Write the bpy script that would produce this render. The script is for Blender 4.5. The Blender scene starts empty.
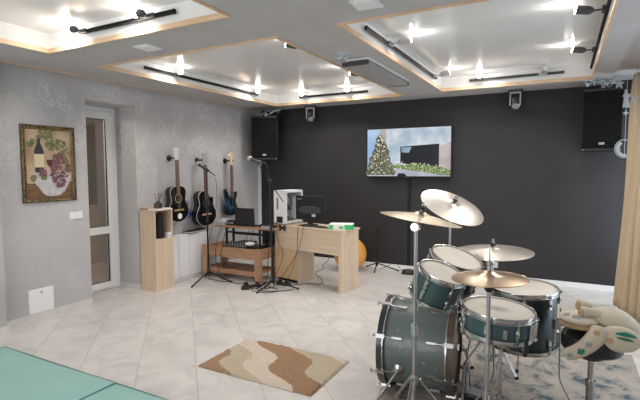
import bpy, bmesh, math, random
from mathutils import Vector, Matrix, noise
random.seed(7)
C = bpy.context.scene.collection
PI = math.pi
sc = bpy.context.scene

# ------------------------------------------------------------------ camera, world, exposure
def make_camera():
    yaw, pit, rol, f = 0.49092, 0.06731, -0.00272, 453.83
    fw = Vector((-math.sin(yaw)*math.cos(pit), math.cos(yaw)*math.cos(pit), -math.sin(pit)))
    r = Vector((math.cos(yaw), math.sin(yaw), 0)); u = r.cross(fw)
    r2 = r*math.cos(rol) + u*math.sin(rol); u2 = -r*math.sin(rol) + u*math.cos(rol)
    cd = bpy.data.cameras.new('camera'); cd.sensor_width = 36; cd.lens = f*36/640
    cd.clip_start = 0.05; cd.clip_end = 100
    co = bpy.data.objects.new('camera', cd); C.objects.link(co)
    m = Matrix((r2, u2, -fw)).transposed().to_4x4(); m.translation = (0, 0, 1.5)
    co.matrix_world = m; sc.camera = co
make_camera()
w = bpy.data.worlds.new('overcast_sky'); sc.world = w; w.use_nodes = True
w.node_tree.nodes['Background'].inputs[0].default_value = (0.72, 0.86, 1.0, 1)
w.node_tree.nodes['Background'].inputs[1].default_value = 1.6
sc.view_settings.view_transform = 'Standard'
try: sc.view_settings.look = 'None'
except Exception: pass
sc.view_settings.gamma = 1.0
sc.view_settings.use_curve_mapping = False
sc.view_settings.exposure = 0.04
LAMP = 34.0         # watts every lit ceiling spotlight throws down into the room
GLOW = 1.3          # watts of stray light around every lamp
BEAM = 3.6          # watts of the beam each lamp throws along the recess
def daylight(name, loc, rot, sx, sy, watts, col):
    ld = bpy.data.lights.new(name, 'AREA'); ld.shape = 'RECTANGLE'; ld.size = sx; ld.size_y = sy; ld.energy = watts; ld.color = col
    o = bpy.data.objects.new(name, ld); C.objects.link(o); o.location = loc; o.rotation_euler = rot
# added fill: area lights at an added front window and inside the right window
daylight('front_fill_light', (-2.2, -1.55, 1.45), (PI/2, 0, 0), 3.6, 1.9, 80, (.97, .985, 1))
daylight('side_window_daylight', (0.93, 3.5, 1.2), (0, PI/2, 0), 1.9, 1.4, 8, (.84, .92, 1))
daylight('corner_window_daylight', (0.93, 6.1, 1.2), (0, PI/2, 0), 1.9, .34, 14, (.80, .90, 1))
sc.cycles.max_bounces = 8
sc.cycles.diffuse_bounces = 5

# ------------------------------------------------------------------ materials
def nd(nt, t, **k):
    n = nt.nodes.new(t)
    for a, b in k.items(): setattr(n, a, b)
    return n
def mat(name, col, rough=0.5, metal=0.0, spec=0.5, coat=0.0, col2=None, scale=8.0, bump=0.0, bscale=60.0, stretch=(1,1,1), lo=0.35, hi=0.65, emit=None, es=0.0, detail=4.0):
    m = bpy.data.materials.new(name); m.use_nodes = True; nt = m.node_tree; b = nt.nodes['Principled BSDF']
    b.inputs['Base Color'].default_value = (*col, 1); b.inputs['Roughness'].default_value = rough
    b.inputs['Metallic'].default_value = metal; b.inputs['Specular IOR Level'].default_value = spec
    b.inputs['Coat Weight'].default_value = coat; b.inputs['Coat Roughness'].default_value = 0.08
    if emit:
        b.inputs['Emission Color'].default_value = (*emit, 1); b.inputs['Emission Strength'].default_value = es
    tc = nd(nt, 'ShaderNodeTexCoord'); mp = nd(nt, 'ShaderNodeMapping'); mp.inputs['Scale'].default_value = stretch
    nt.links.new(tc.outputs['Object'], mp.inputs[0])
    if col2:
        n = nd(nt, 'ShaderNodeTexNoise'); n.inputs['Scale'].default_value = scale; n.inputs['Detail'].default_value = detail
        r = nd(nt, 'ShaderNodeValToRGB'); r.color_ramp.elements[0].position = lo; r.color_ramp.elements[1].position = hi
        r.color_ramp.elements[0].color = (*col, 1); r.color_ramp.elements[1].color = (*col2, 1)
        nt.links.new(mp.outputs[0], n.inputs['Vector']); nt.links.new(n.outputs[0], r.inputs[0]); nt.links.new(r.outputs[0], b.inputs['Base Color'])
    if bump:
        n = nd(nt, 'ShaderNodeTexNoise'); n.inputs['Scale'].default_value = bscale; n.inputs['Detail'].default_value = 3
        bu = nd(nt, 'ShaderNodeBump'); bu.inputs['Strength'].default_value = bump; bu.inputs['Distance'].default_value = 0.01
        nt.links.new(mp.outputs[0], n.inputs['Vector']); nt.links.new(n.outputs[0], bu.inputs['Height']); nt.links.new(bu.outputs[0], b.inputs['Normal'])
    return m

M = {}
M['soffit'] = mat('soffit', (.46,.44,.43), .8, bump=.15, bscale=40, col2=(.50,.48,.47), scale=5)
M['stretch'] = mat('stretch_ceiling', (.86,.85,.83), .16, spec=.5)
M['tray_white'] = mat('tray_white', (.84,.83,.81), .6)
M['trim_wood'] = mat('trim_wood', (.66,.44,.27), .5, col2=(.74,.54,.36), scale=6, stretch=(1,1,4))
M['base'] = mat('baseboard_tile', (.60,.57,.55), .35, col2=(.66,.64,.62), scale=6)
M['black_wall'] = mat('black_wall_paint', (.026,.0235,.025), .62, spec=.35, bump=.08, bscale=30, col2=(.032,.029,.031), scale=2)
M['plain_wall'] = mat('plain_wall', (.45,.44,.44), .8)
M['white_plastic'] = mat('white_plastic', (.80,.80,.80), .35)
M['white_metal'] = mat('white_metal', (.78,.78,.79), .4)
M['white_matt'] = mat('white_matt', (.82,.81,.81), .55)
M['oak'] = mat('pale_oak', (.60,.45,.32), .5, col2=(.68,.53,.40), scale=3, stretch=(9,9,.7), bump=.05, bscale=30)
M['oak_dark'] = mat('oak_yellow', (.56,.38,.21), .5, col2=(.62,.44,.26), scale=3, stretch=(6,6,.7))
M['rustic'] = mat('rustic_wood', (.33,.17,.095), .5, col2=(.46,.265,.155), scale=4, stretch=(1.2,8,8), bump=.08, bscale=20)
M['rustic_v'] = mat('rustic_wood_upright', (.36,.19,.11), .5, col2=(.47,.275,.165), scale=4, stretch=(8,8,1.2), bump=.08, bscale=20)
M['black'] = mat('black_plastic', (.012,.012,.013), .45)
M['black_matt'] = mat('black_matt', (.011,.011,.012), .7, spec=.3)
M['black_gloss'] = mat('black_lacquer', (.006,.006,.007), .14, coat=.6)
M['grey_dark'] = mat('dark_grey', (.05,.05,.052), .5)
M['grille'] = mat('speaker_grille', (.004,.004,.004), .8, spec=.12, col2=(.014,.014,.0135), scale=160, lo=.45, hi=.55)
M['chrome'] = mat('chrome', (.52,.51,.50), .22, metal=1)
M['steel'] = mat('brushed_steel', (.42,.41,.41), .32, metal=1)
M['silver'] = mat('silver_plastic', (.45,.45,.46), .4, metal=.4)
M['gold'] = mat('old_gold', (.20,.135,.06), .45, metal=.5, col2=(.045,.03,.015), scale=45, lo=.4, hi=.6)
M['gold_bead'] = mat('gold_bead', (.55,.42,.20), .35, metal=.7)
M['rubber'] = mat('rubber', (.015,.015,.015), .8)
M['teal'] = mat('teal_shell', (.028,.072,.073), .3, spec=.5, coat=.35, col2=(.036,.086,.086), scale=2.5)
M['teal_sheen_worn'] = mat('teal_shell_sheen_worn', (.11,.14,.13), .36, coat=.25, col2=(.125,.158,.148), scale=2.5)  # lighter base carries the reflected sheen; scratch flecks are mixed in below
M['teal_dark'] = mat('teal_shell_dark', (.008,.021,.022), .32, coat=.3)
M['head'] = mat('coated_drumhead', (.66,.58,.49), .6, col2=(.72,.65,.56), scale=6)
M['head_black'] = mat('black_drumhead', (.02,.02,.02), .3)
M['hoop_wood'] = mat('bass_hoop', (.012,.018,.018), .3, coat=.3)
M['hoop_brown'] = mat('bass_hoop_brown', (.085,.055,.04), .45, col2=(.13,.09,.065), scale=14)
M['brass_cymbal'] = mat('bronze_cymbal', (.46,.325,.21), .30, metal=1, col2=(.52,.39,.265), scale=5, bump=.0)
M['brass_pale'] = mat('pale_bronze_cymbal', (.60,.545,.48), .34, metal=.95, col2=(.65,.60,.535), scale=4)
M['brass_side'] = mat('worn_bronze_cymbal', (.58,.48,.34), .38, metal=.95, col2=(.64,.54,.40), scale=5)
M['neck'] = mat('rosewood', (.14,.07,.04), .5, col2=(.2,.11,.065), scale=12)
M['maple'] = mat('maple', (.70,.47,.26), .4, col2=(.76,.55,.34), scale=6)
M['cream'] = mat('cream_binding', (.70,.64,.52), .4)
M['tan_wood'] = mat('rosette_tan', (.45,.27,.14), .4)
M['blue'] = mat('blue_lacquer', (.02,.045,.32), .3, coat=.4)
M['orange'] = mat('orange_vinyl', (.72,.33,.055), .38, col2=(.76,.37,.07), scale=3)
M['green'] = mat('green_print', (.03,.50,.15), .45)
M['paper'] = mat('paper_white', (.80,.79,.78), .6)
M['glass_dark'] = mat('amber_jar', (.06,.035,.02), .1, spec=.6)
M['mat_teal'] = mat('gym_mat_vinyl', (.265,.455,.425), .42, bump=.12, bscale=6, col2=(.285,.48,.45), scale=3)
M['mat_seam'] = mat('gym_mat_seam', (.10,.23,.20), .6)
M['curtain'] = mat('curtain_linen', (.47,.36,.235), .9, col2=(.53,.415,.28), scale=140, stretch=(1,1,.5), bump=.1, bscale=90)
M['frog'] = mat('printed_cream_cotton', (.58,.50,.385), .9, col2=(.43,.42,.35), scale=9, lo=.5, hi=.72, bump=.1, bscale=60)
M['frog_plain'] = mat('cream_cotton', (.59,.51,.395), .9, bump=.1, bscale=60)
M['frog_tan'] = mat('tan_cotton', (.48,.33,.19), .9)
M['frog_green'] = mat('green_print_cloth', (.02,.20,.13), .9)
M['frog_grey'] = mat('grey_print_cloth', (.28,.33,.31), .9)
M['vinyl_black'] = mat('black_vinyl', (.012,.012,.013), .5)
M['bulb'] = mat('lit_lamp', (1,1,1), .5, emit=(1,.96,.9), es=30)
M['lamp_off'] = mat('clear_lamp', (.75,.75,.75), .15)
M['frost'] = mat('frosted_plastic', (.50,.56,.60), .35)
M['pegs'] = mat('peg_white', (.78,.76,.72), .35, metal=.3)
M['brown_bow'] = mat('dark_brown_leather', (.05,.03,.022), .6)

def add_flecks(m, col, scale, lo, hi):
    nt=m.node_tree; b=nt.nodes['Principled BSDF']; src=b.inputs['Base Color'].links[0].from_socket
    tc=nd(nt,'ShaderNodeTexCoord'); n=nd(nt,'ShaderNodeTexNoise'); n.inputs['Scale'].default_value=scale; n.inputs['Detail'].default_value=5; n.inputs['Roughness'].default_value=.7
    r=nd(nt,'ShaderNodeValToRGB'); r.color_ramp.elements[0].position=lo; r.color_ramp.elements[1].position=hi
    x=nd(nt,'ShaderNodeMix',data_type='RGBA'); x.inputs[7].default_value=(*col,1)
    nt.links.new(tc.outputs['Object'],n.inputs['Vector']); nt.links.new(n.outputs[0],r.inputs[0]); nt.links.new(r.outputs[0],x.inputs[0]); nt.links.new(src,x.inputs[6]); nt.links.new(x.outputs[2],b.inputs['Base Color'])
add_flecks(M['teal_sheen_worn'], (.36,.39,.37), 20, .635, .67)
def wall_material():
    m = bpy.data.materials.new('grey_decorative_plaster'); m.use_nodes = True; nt = m.node_tree; b = nt.nodes['Principled BSDF']
    L = nt.links.new
    tc = nd(nt,'ShaderNodeTexCoord')
    n1 = nd(nt,'ShaderNodeTexNoise'); n1.inputs['Scale'].default_value = 1.6; n1.inputs['Detail'].default_value = 6
    r1 = nd(nt,'ShaderNodeValToRGB'); e = r1.color_ramp.elements
    e[0].position=.3; e[0].color=(.42,.405,.41,1); e[1].position=.72; e[1].color=(.52,.505,.505,1)
    L(tc.outputs['Object'], n1.inputs['Vector']); L(n1.outputs[0], r1.inputs[0])
    # pale scratchy veins
    mp = nd(nt,'ShaderNodeMapping'); mp.inputs['Scale'].default_value=(1,1.7,1.15); L(tc.outputs['Object'], mp.inputs[0])
    n2 = nd(nt,'ShaderNodeTexNoise'); n2.inputs['Scale'].default_value=8.0; n2.inputs['Detail'].default_value=6; n2.inputs['Roughness'].default_value=.74; n2.inputs['Distortion'].default_value=.2
    L(mp.outputs[0], n2.inputs['Vector'])
    s = nd(nt,'ShaderNodeMath',operation='SUBTRACT'); s.inputs[1].default_value=.5; L(n2.outputs[0], s.inputs[0])
    a = nd(nt,'ShaderNodeMath',operation='ABSOLUTE'); L(s.outputs[0], a.inputs[0])
    r2 = nd(nt,'ShaderNodeValToRGB'); e=r2.color_ramp.elements; e[0].position=0; e[0].color=(1,1,1,1); e[1].position=.028; e[1].color=(0,0,0,1); L(a.outputs[0], r2.inputs[0])
    n3 = nd(nt,'ShaderNodeTexNoise'); n3.inputs['Scale'].default_value=3.4; n3.inputs['Detail'].default_value=3; L(tc.outputs['Object'], n3.inputs['Vector'])
    r3 = nd(nt,'ShaderNodeValToRGB'); e=r3.color_ramp.elements; e[0].position=.40; e[0].color=(0,0,0,1); e[1].position=.60; e[1].color=(.85,.85,.85,1); L(n3.outputs[0], r3.inputs[0])
    # the veins are worked in more strongly on the upper half of the wall
    sp = nd(nt,'ShaderNodeSeparateXYZ'); L(tc.outputs['Object'], sp.inputs[0])
    mr = nd(nt,'ShaderNodeMapRange'); mr.inputs['From Min'].default_value=.8; mr.inputs['From Max'].default_value=2.1; mr.inputs['To Min'].default_value=.22; mr.inputs['To Max'].default_value=1; L(sp.outputs['Z'], mr.inputs['Value'])
    mu = nd(nt,'ShaderNodeMath',operation='MULTIPLY'); L(r2.outputs[0], mu.inputs[0]); L(r3.outputs[0], mu.inputs[1])
    mu2 = nd(nt,'ShaderNodeMath',operation='MULTIPLY'); L(mu.outputs[0], mu2.inputs[0]); L(mr.outputs[0], mu2.inputs[1])
    mx = nd(nt,'ShaderNodeMix',data_type='RGBA'); L(mu2.outputs[0], mx.inputs[0]); L(r1.outputs[0], mx.inputs[6]); mx.inputs[7].default_value=(.78,.77,.76,1)
    L(mx.outputs[2], b.inputs['Base Color']); b.inputs['Roughness'].default_value=.55
    bu = nd(nt,'ShaderNodeBump'); bu.inputs['Strength'].default_value=.2; bu.inputs['Distance'].default_value=.01; L(n2.outputs[0], bu.inputs['Height']); L(bu.outputs[0], b.inputs['Normal'])
    return m
M['plaster'] = wall_material()

def floor_material():
    m = bpy.data.materials.new('pale_marbled_tiles'); m.use_nodes = True; nt = m.node_tree; b = nt.nodes['Principled BSDF']; L = nt.links.new
    tc = nd(nt,'ShaderNodeTexCoord'); sp = nd(nt,'ShaderNodeSeparateXYZ'); L(tc.outputs['Object'], sp.inputs[0])
    def mth(op, a, bb=None):
        n = nd(nt,'ShaderNodeMath',operation=op)
        for i, v in enumerate((a, bb)):
            if v is None: continue
            if isinstance(v,(int,float)): n.inputs[i].default_value = v
            else: L(v, n.inputs[i])
        return n.outputs[0]
    T = .421; k = 1/math.sqrt(2)
    p = mth('MULTIPLY', mth('ADD', sp.outputs[0], sp.outputs[1]), k); q = mth('MULTIPLY', mth('SUBTRACT', sp.outputs[0], sp.outputs[1]), k)
    pu = mth('DIVIDE', mth('SUBTRACT', p, .07), T); qu = mth('DIVIDE', mth('ADD', q, .11), T)
    def groove(u, wd):
        fr = mth('FRACT', u); d = mth('ABSOLUTE', mth('SUBTRACT', fr, .5)); return mth('GREATER_THAN', d, .5-wd)
    g1 = groove(pu, .0065); g2 = groove(qu, .0055)
    # per-tile value
    cb = nd(nt,'ShaderNodeCombineXYZ'); L(mth('FLOOR', pu), cb.inputs[0]); L(mth('FLOOR', qu), cb.inputs[1])
    wn = nd(nt,'ShaderNodeTexWhiteNoise'); L(cb.outputs[0], wn.inputs['Vector'])
    ad = nd(nt,'ShaderNodeVectorMath',operation='ADD'); sc2 = nd(nt,'ShaderNodeVectorMath',operation='SCALE'); sc2.inputs['Scale'].default_value=9
    L(wn.outputs['Color'], sc2.inputs[0]); L(tc.outputs['Object'], ad.inputs[0]); L(sc2.outputs[0], ad.inputs[1])
    n1 = nd(nt,'ShaderNodeTexNoise'); n1.inputs['Scale'].default_value=3.2; n1.inputs['Detail'].default_value=7; n1.inputs['Distortion'].default_value=1.6; L(ad.outputs[0], n1.inputs['Vector'])
    r1 = nd(nt,'ShaderNodeValToRGB'); e=r1.color_ramp.elements; e[0].position=.32; e[0].color=(.52,.49,.465,1); e[1].position=.62; e[1].color=(.635,.60,.57,1); L(n1.outputs[0], r1.inputs[0])
    mx = nd(nt,'ShaderNodeMix',data_type='RGBA'); L(mth('MULTIPLY', g1, .85), mx.inputs[0]); L(r1.outputs[0], mx.inputs[6]); mx.inputs[7].default_value=(.38,.31,.26,1)
    mx2 = nd(nt,'ShaderNodeMix',data_type='RGBA'); L(mth('MULTIPLY', g2, .22), mx2.inputs[0]); L(mx.outputs[2], mx2.inputs[6]); mx2.inputs[7].default_value=(.38,.33,.29,1)
    L(mx2.outputs[2], b.inputs['Base Color']); b.inputs['Roughness'].default_value=.3; b.inputs['Specular IOR Level'].default_value=.45
    return m
M['floor'] = floor_material()

def shag_material():
    m = bpy.data.materials.new('wavy_shag'); m.use_nodes=True; nt=m.node_tree; b=nt.nodes['Principled BSDF']; L=nt.links.new
    tc = nd(nt,'ShaderNodeTexCoord'); sp = nd(nt,'ShaderNodeSeparateXYZ'); L(tc.outputs['Object'], sp.inputs[0])
    def mth(op,a,bb=None):
        n = nd(nt,'ShaderNodeMath',operation=op)
        for i,v in enumerate((a,bb)):
            if v is None: continue
            if isinstance(v,(int,float)): n.inputs[i].default_value=v
            else: L(v,n.inputs[i])
        return n.outputs[0]
    u = mth('DIVIDE', sp.outputs[0], .99); v = mth('DIVIDE', sp.outputs[1], .62)
    wv = mth('MULTIPLY', mth('SINE', mth('ADD', mth('MULTIPLY', mth('SUBTRACT', v, mth('MULTIPLY',u,.35)), 8.5), .6)), .075)
    nz = nd(nt,'ShaderNodeTexNoise'); nz.inputs['Scale'].default_value=70; nz.inputs['Detail'].default_value=2; L(tc.outputs['Object'], nz.inputs['Vector'])
    s = mth('ADD', mth('ADD', mth('ADD', u, mth('MULTIPLY', v, .62)), wv), mth('MULTIPLY', mth('SUBTRACT', nz.outputs[0], .5), .05))
    r = nd(nt,'ShaderNodeValToRGB'); r.color_ramp.interpolation='CONSTANT'
    cols = [(0,(.37,.235,.145)),(.30,(.54,.45,.335)),(.53,(.68,.57,.47)),(.79,(.36,.225,.135)),(1.13,(.54,.45,.335)),(1.43,(.68,.57,.47))]
    e = r.color_ramp.elements
    while len(e) < len(cols): e.new(.5)
    for i,(p,c) in enumerate(cols): e[i].position = p/1.7; e[i].color=(*c,1)
    L(mth('DIVIDE', s, 1.7), r.inputs[0])
    # tuft to tuft tone variation, darker where the bump noise is low
    mxx = nd(nt,'ShaderNodeMix',data_type='RGBA',blend_type='MULTIPLY'); mxx.inputs[0].default_value=1
    r2 = nd(nt,'ShaderNodeValToRGB'); r2.color_ramp.elements[0].position=.3; r2.color_ramp.elements[1].position=.7; r2.color_ramp.elements[0].color=(.82,.82,.82,1)
    L(nz.outputs[0], r2.inputs[0]); L(r.outputs[0], mxx.inputs[6]); L(r2.outputs[0], mxx.inputs[7])
    L(mxx.outputs[2], b.inputs['Base Color']); b.inputs['Roughness'].default_value=.95; b.inputs['Specular IOR Level'].default_value=.1
    bu = nd(nt,'ShaderNodeBump'); bu.inputs['Strength'].default_value=.9; bu.inputs['Distance'].default_value=.02; L(nz.outputs[0], bu.inputs['Height']); L(bu.outputs[0], b.inputs['Normal'])
    return m
M['shag'] = shag_material()

def faded_rug_material():
    m = bpy.data.materials.new('faded_rug'); m.use_nodes=True; nt=m.node_tree; b=nt.nodes['Principled BSDF']; L=nt.links.new
    tc = nd(nt,'ShaderNodeTexCoord')
    n1 = nd(nt,'ShaderNodeTexNoise'); n1.inputs['Scale'].default_value=5.0; n1.inputs['Detail'].default_value=9; n1.inputs['Roughness'].default_value=.74; n1.inputs['Distortion'].default_value=.6; L(tc.outputs['Object'], n1.inputs['Vector'])
    r = nd(nt,'ShaderNodeValToRGB'); e=r.color_ramp.elements; e[0].position=.39; e[0].color=(.07,.105,.12,1); e[1].position=.49; e[1].color=(.33,.285,.245,1)
    x=e.new(.445); x.color=(.20,.205,.20,1); x=e.new(.62); x.color=(.40,.35,.30,1)
    L(n1.outputs[0], r.inputs[0]); L(r.outputs[0], b.inputs['Base Color']); b.inputs['Roughness'].default_value=.95; b.inputs['Specular IOR Level'].default_value=.1
    n2 = nd(nt,'ShaderNodeTexNoise'); n2.inputs['Scale'].default_value=150; L(tc.outputs['Object'], n2.inputs['Vector'])
    bu = nd(nt,'ShaderNodeBump'); bu.inputs['Strength'].default_value=.5; bu.inputs['Distance'].default_value=.005; L(n2.outputs[0], bu.inputs['Height']); L(bu.outputs[0], b.inputs['Normal'])
    return m
M['faded_rug'] = faded_rug_material()

def glass_material(name, tint, mixv, rough=.03):
    m = bpy.data.materials.new(name); m.use_nodes=True; nt=m.node_tree; L=nt.links.new
    nt.nodes.remove(nt.nodes['Principled BSDF']); out=nt.nodes['Material Output']
    t=nd(nt,'ShaderNodeBsdfTransparent'); t.inputs[0].default_value=(*tint,1); g=nd(nt,'ShaderNodeBsdfGlossy'); g.inputs['Roughness'].default_value=rough; g.inputs[0].default_value=(.9,.9,.9,1)
    mx=nd(nt,'ShaderNodeMixShader'); mx.inputs[0].default_value=mixv; L(t.outputs[0],mx.inputs[1]); L(g.outputs[0],mx.inputs[2]); L(mx.outputs[0],out.inputs[0]); return m
M['door_glass'] = glass_material('door_glass', (.62,.60,.58), .20, .08)
M['window_glass'] = glass_material('window_glass', (.93,.95,.96), .06)

def emis(name, c1, c2, scale=6, s=1.0, lo=.35, hi=.65):
    m = bpy.data.materials.new(name); m.use_nodes=True; nt=m.node_tree; b=nt.nodes['Principled BSDF']; L=nt.links.new
    b.inputs['Base Color'].default_value=(.006,.006,.006,1); b.inputs['Roughness'].default_value=.3; b.inputs['Specular IOR Level'].default_value=.15
    tc=nd(nt,'ShaderNodeTexCoord'); n=nd(nt,'ShaderNodeTexNoise'); n.inputs['Scale'].default_value=scale; n.inputs['Detail'].default_value=3; L(tc.outputs['Object'],n.inputs['Vector'])
    r=nd(nt,'ShaderNodeValToRGB'); e=r.color_ramp.elements; e[0].position=lo; e[1].position=hi; e[0].color=(*c1,1); e[1].color=(*c2,1)
    L(n.outputs[0],r.inputs[0]); L(r.outputs[0],b.inputs['Emission Color']); b.inputs['Emission Strength'].default_value=s; return m

# ------------------------------------------------------------------ mesh helpers
def crom(pts, n=4, closed=False):
    P=[Vector(p) for p in pts]; N=len(P); out=[]
    for i in range(N if closed else N-1):
        g=(lambda k: P[k%N]) if closed else (lambda k: P[max(0,min(N-1,k))])
        a,b,c,d=g(i-1),g(i),g(i+1),g(i+2)
        for k in range(n):
            t=k/n; out.append(.5*((2*b)+(c-a)*t+(2*a-5*b+4*c-d)*t*t+(3*b-a-3*c+d)*t**3))
    if not closed: out.append(P[-1])
    return out
class MB:
    def __init__(s): s.bm=bmesh.new(); s.mi=0; s.X=Matrix()
    def v(s,p): return s.bm.verts.new(s.X@Vector(p))
    def f(s,vs):
        try: fa=s.bm.faces.new(vs); fa.material_index=s.mi; return fa
        except ValueError: return None
    def box(s,x0,x1,y0,y1,z0,z1):
        V=[s.v((x,y,z)) for z in (z0,z1) for y in (y0,y1) for x in (x0,x1)]
        for q in ((0,2,3,1),(4,5,7,6),(0,1,5,4),(2,6,7,3),(0,4,6,2),(1,3,7,5)): s.f([V[i] for i in q])
        return s
    def rings(s,R,cap=True,closed=False):
        n=len(R[0])
        for a,b in zip(R[:-1],R[1:]) if not closed else zip(R,R[1:]+R[:1]):
            for i in range(n):
                j=(i+1)%n; s.f([a[i],a[j],b[j],b[i]])
        if cap and not closed: s.f(R[0][::-1]); s.f(R[-1])
        return s
    @staticmethod
    def frame(d):
        d=Vector(d).normalized(); a=d.cross(Vector((0,0,1)) if abs(d.z)<.9 else Vector((1,0,0))).normalized(); return a,d.cross(a)
    def cyl(s,p0,p1,r0,r1=None,seg=14):
        r1=r0 if r1 is None else r1; p0,p1=Vector(p0),Vector(p1); a,b=s.frame(p1-p0)
        R=[[s.v(p+r*(a*math.cos(t*2*PI/seg)+b*math.sin(t*2*PI/seg))) for t in range(seg)] for p,r in ((p0,r0),(p1,r1))]
        return s.rings(R)
    def lathe(s,prof,o=(0,0,0),ax=(0,0,1),seg=32,cap=True,closed=False):
        o=Vector(o); d=Vector(ax).normalized(); a,b=s.frame(d)
        R=[[s.v(o+d*z+max(r,1e-4)*(a*math.cos(t*2*PI/seg)+b*math.sin(t*2*PI/seg))) for t in range(seg)] for r,z in prof]
        return s.rings(R,cap,closed)
    def tube(s,pts,r,seg=8,sm=0,closed=False):
        P=crom(pts,sm,closed) if sm else [Vector(p) for p in pts]
        rr=r if callable(r) else (lambda t: r)
        n=len(P); R=[]; a=None
        for i,p in enumerate(P):
            d=(P[(i+1)%n]-P[i-1]) if closed else (P[min(n-1,i+1)]-P[max(0,i-1)])
            if d.length<1e-9: d=Vector((0,0,1))
            d.normalize()
            if a is None: a=s.frame(d)[0]
            a=(a-d*a.dot(d)); 
            if a.length<1e-6: a=s.frame(d)[0]
            a.normalize(); b=d.cross(a); q=rr(i/max(1,n-1))
            R.append([s.v(p+q*(a*math.cos(t*2*PI/seg)+b*math.sin(t*2*PI/seg))) for t in range(seg)])
        return s.rings(R,True,closed)
    def prism(s,poly,o,U,V,W):
        o,U,V,W=Vector(o),Vector(U),Vector(V),Vector(W)
        A=[s.v(o+U*p[0]+V*p[1]) for p in poly]; B=[s.v(o+U*p[0]+V*p[1]+W) for p in poly]
        return s.rings([A,B])
    def flat(s,poly,o,U,V):
        o,U,V=Vector(o),Vector(U),Vector(V); s.f([s.v(o+U*p[0]+V*p[1]) for p in poly]); return s
    def ball(s,c,r,sc=(1,1,1),seg=16,rot=None):
        c=Vector(c); X=s.X; T=Matrix.Translation(c)@(rot.to_4x4() if rot else Matrix())@Matrix.Diagonal((*sc,1)); s.X=X@T
        s.lathe([(r*math.sin(PI*k/(seg//2)),-r*math.cos(PI*k/(seg//2))) for k in range(seg//2+1)],seg=seg); s.X=X; return s
    def torus(s,c,ax,R,r,seg=40,rs=8,sq=None):
        c=Vector(c)
        pr=[(R+r*math.cos(t*2*PI/rs), r*math.sin(t*2*PI/rs)) for t in range(rs)]
        return s.lathe(pr,c,ax,seg,cap=False,closed=True)
    def build(s,name,m,parent=None,bevel=0,smooth=True,loc=None):
        bmesh.ops.remove_doubles(s.bm,verts=s.bm.verts[:],dist=1e-6)
        bmesh.ops.recalc_face_normals(s.bm,faces=s.bm.faces[:])
        me=bpy.data.meshes.new(name); s.bm.to_mesh(me); s.bm.free()
        for x in (m if isinstance(m,(list,tuple)) else [m]): me.materials.append(M[x] if isinstance(x,str) else x)
        if smooth:
            for p in me.polygons: p.use_smooth=True
            me.set_sharp_from_angle(angle=math.radians(38))
        o=bpy.data.objects.new(name,me); C.objects.link(o)
        if parent: o.parent=parent
        if loc: o.location=loc
        if bevel:
            b=o.modifiers.new('bevel','BEVEL'); b.width=bevel; b.segments=2; b.limit_method='ANGLE'; b.angle_limit=math.radians(40)
        return o
def tag(o,label,cat,group=None,kind=None):
    o['label']=label; o['category']=cat
    if group: o['group']=group
    if kind: o['kind']=kind
    return o
def thing(name,label,cat,loc=(0,0,0),rz=0.0,group=None,mtx=None):
    o=bpy.data.objects.new(name,None); C.objects.link(o); o.empty_display_size=.05
    o.location=loc; o.rotation_euler=(0,0,rz)
    if mtx: o.matrix_world=mtx
    return tag(o,label,cat,group)
def struct(o,label=None):
    o['kind']='structure'
    if label: o['label']=label
    return o
def axis_mtx(loc,n,xdir=(1,0,0)):
    z=Vector(n).normalized(); x=Vector(xdir); x=(x-z*x.dot(z)).normalized(); y=z.cross(x)
    m=Matrix((x,y,z)).transposed().to_4x4(); m.translation=loc; return m

# ------------------------------------------------------------------ the room
XL, YB, H, XR, YF = -4.634, 6.507, 2.506, 0.96, -1.6
HU = 2.665
struct(MB().box(-6.6,XR+.1,YF-.1,YB+.1,-.06,0).build('floor','floor'))
# left wall with the door recess
RY0, RY1, RZ = 3.222, 3.874, 2.272
b=MB(); T=.40
b.box(XL-T,XL,YF,RY0,0,HU); b.box(XL-T,XL,RY1,YB+.1,0,HU); b.box(XL-T,XL,RY0,RY1,RZ,HU)
struct(b.build('wall_left','plaster',smooth=False))
struct(MB().box(XL,-4.50,YF,2.262,0,2.47).build('trim_1','plaster',smooth=False))
struct(MB().box(XL,XR+.1,YB,YB+.1,0,2.75).build('wall_back','black_wall',smooth=False))
struct(MB().box(-4.9,XR+.1,YF-.1,YF,0,2.75).build('wall_front','plain_wall',smooth=False))
b=MB(); WY0,WY1,WZ0,WZ1=2.75,6.28,.12,2.2
b.box(XR,XR+.1,YF,WY0,0,2.75); b.box(XR,XR+.1,WY1,YB,0,2.75); b.box(XR,XR+.1,WY0,WY1,0,WZ0); b.box(XR,XR+.1,WY0,WY1,WZ1,2.75)
struct(b.build('wall_right','plain_wall',smooth=False))
# added window frame for the fill light, on the solid wall behind the photographer
wf=MB()
for x0,x1,z0,z1 in ((-4.05,-.35,.45,.50),(-4.05,-.35,2.40,2.45),(-4.05,-4.0,.50,2.40),(-.40,-.35,.50,2.40),(-2.85,-2.80,.50,2.40),(-1.60,-1.55,.50,2.40)): wf.box(x0,x1,YF,YF+.06,z0,z1)
struct(wf.build('added_window','white_plastic',smooth=False))
# window in the right wall, behind the curtain
wf=MB(); 
for y0,y1,z0,z1 in ((WY0,WY1,WZ0,WZ0+.06),(WY0,WY1,WZ1-.06,WZ1),(WY0,WY0+.06,WZ0,WZ1),(WY1-.06,WY1,WZ0,WZ1),(4.2,4.27,WZ0,WZ1),(5.5,5.57,WZ0,WZ1)): wf.box(XR+.02,XR+.08,y0,y1,z0,z1)
wo=struct(wf.build('window_1','white_plastic'))
MB().box(XR+.045,XR+.055,WY0+.05,WY1-.05,WZ0+.05,WZ1-.05).build('pane','window_glass',wo)
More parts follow.
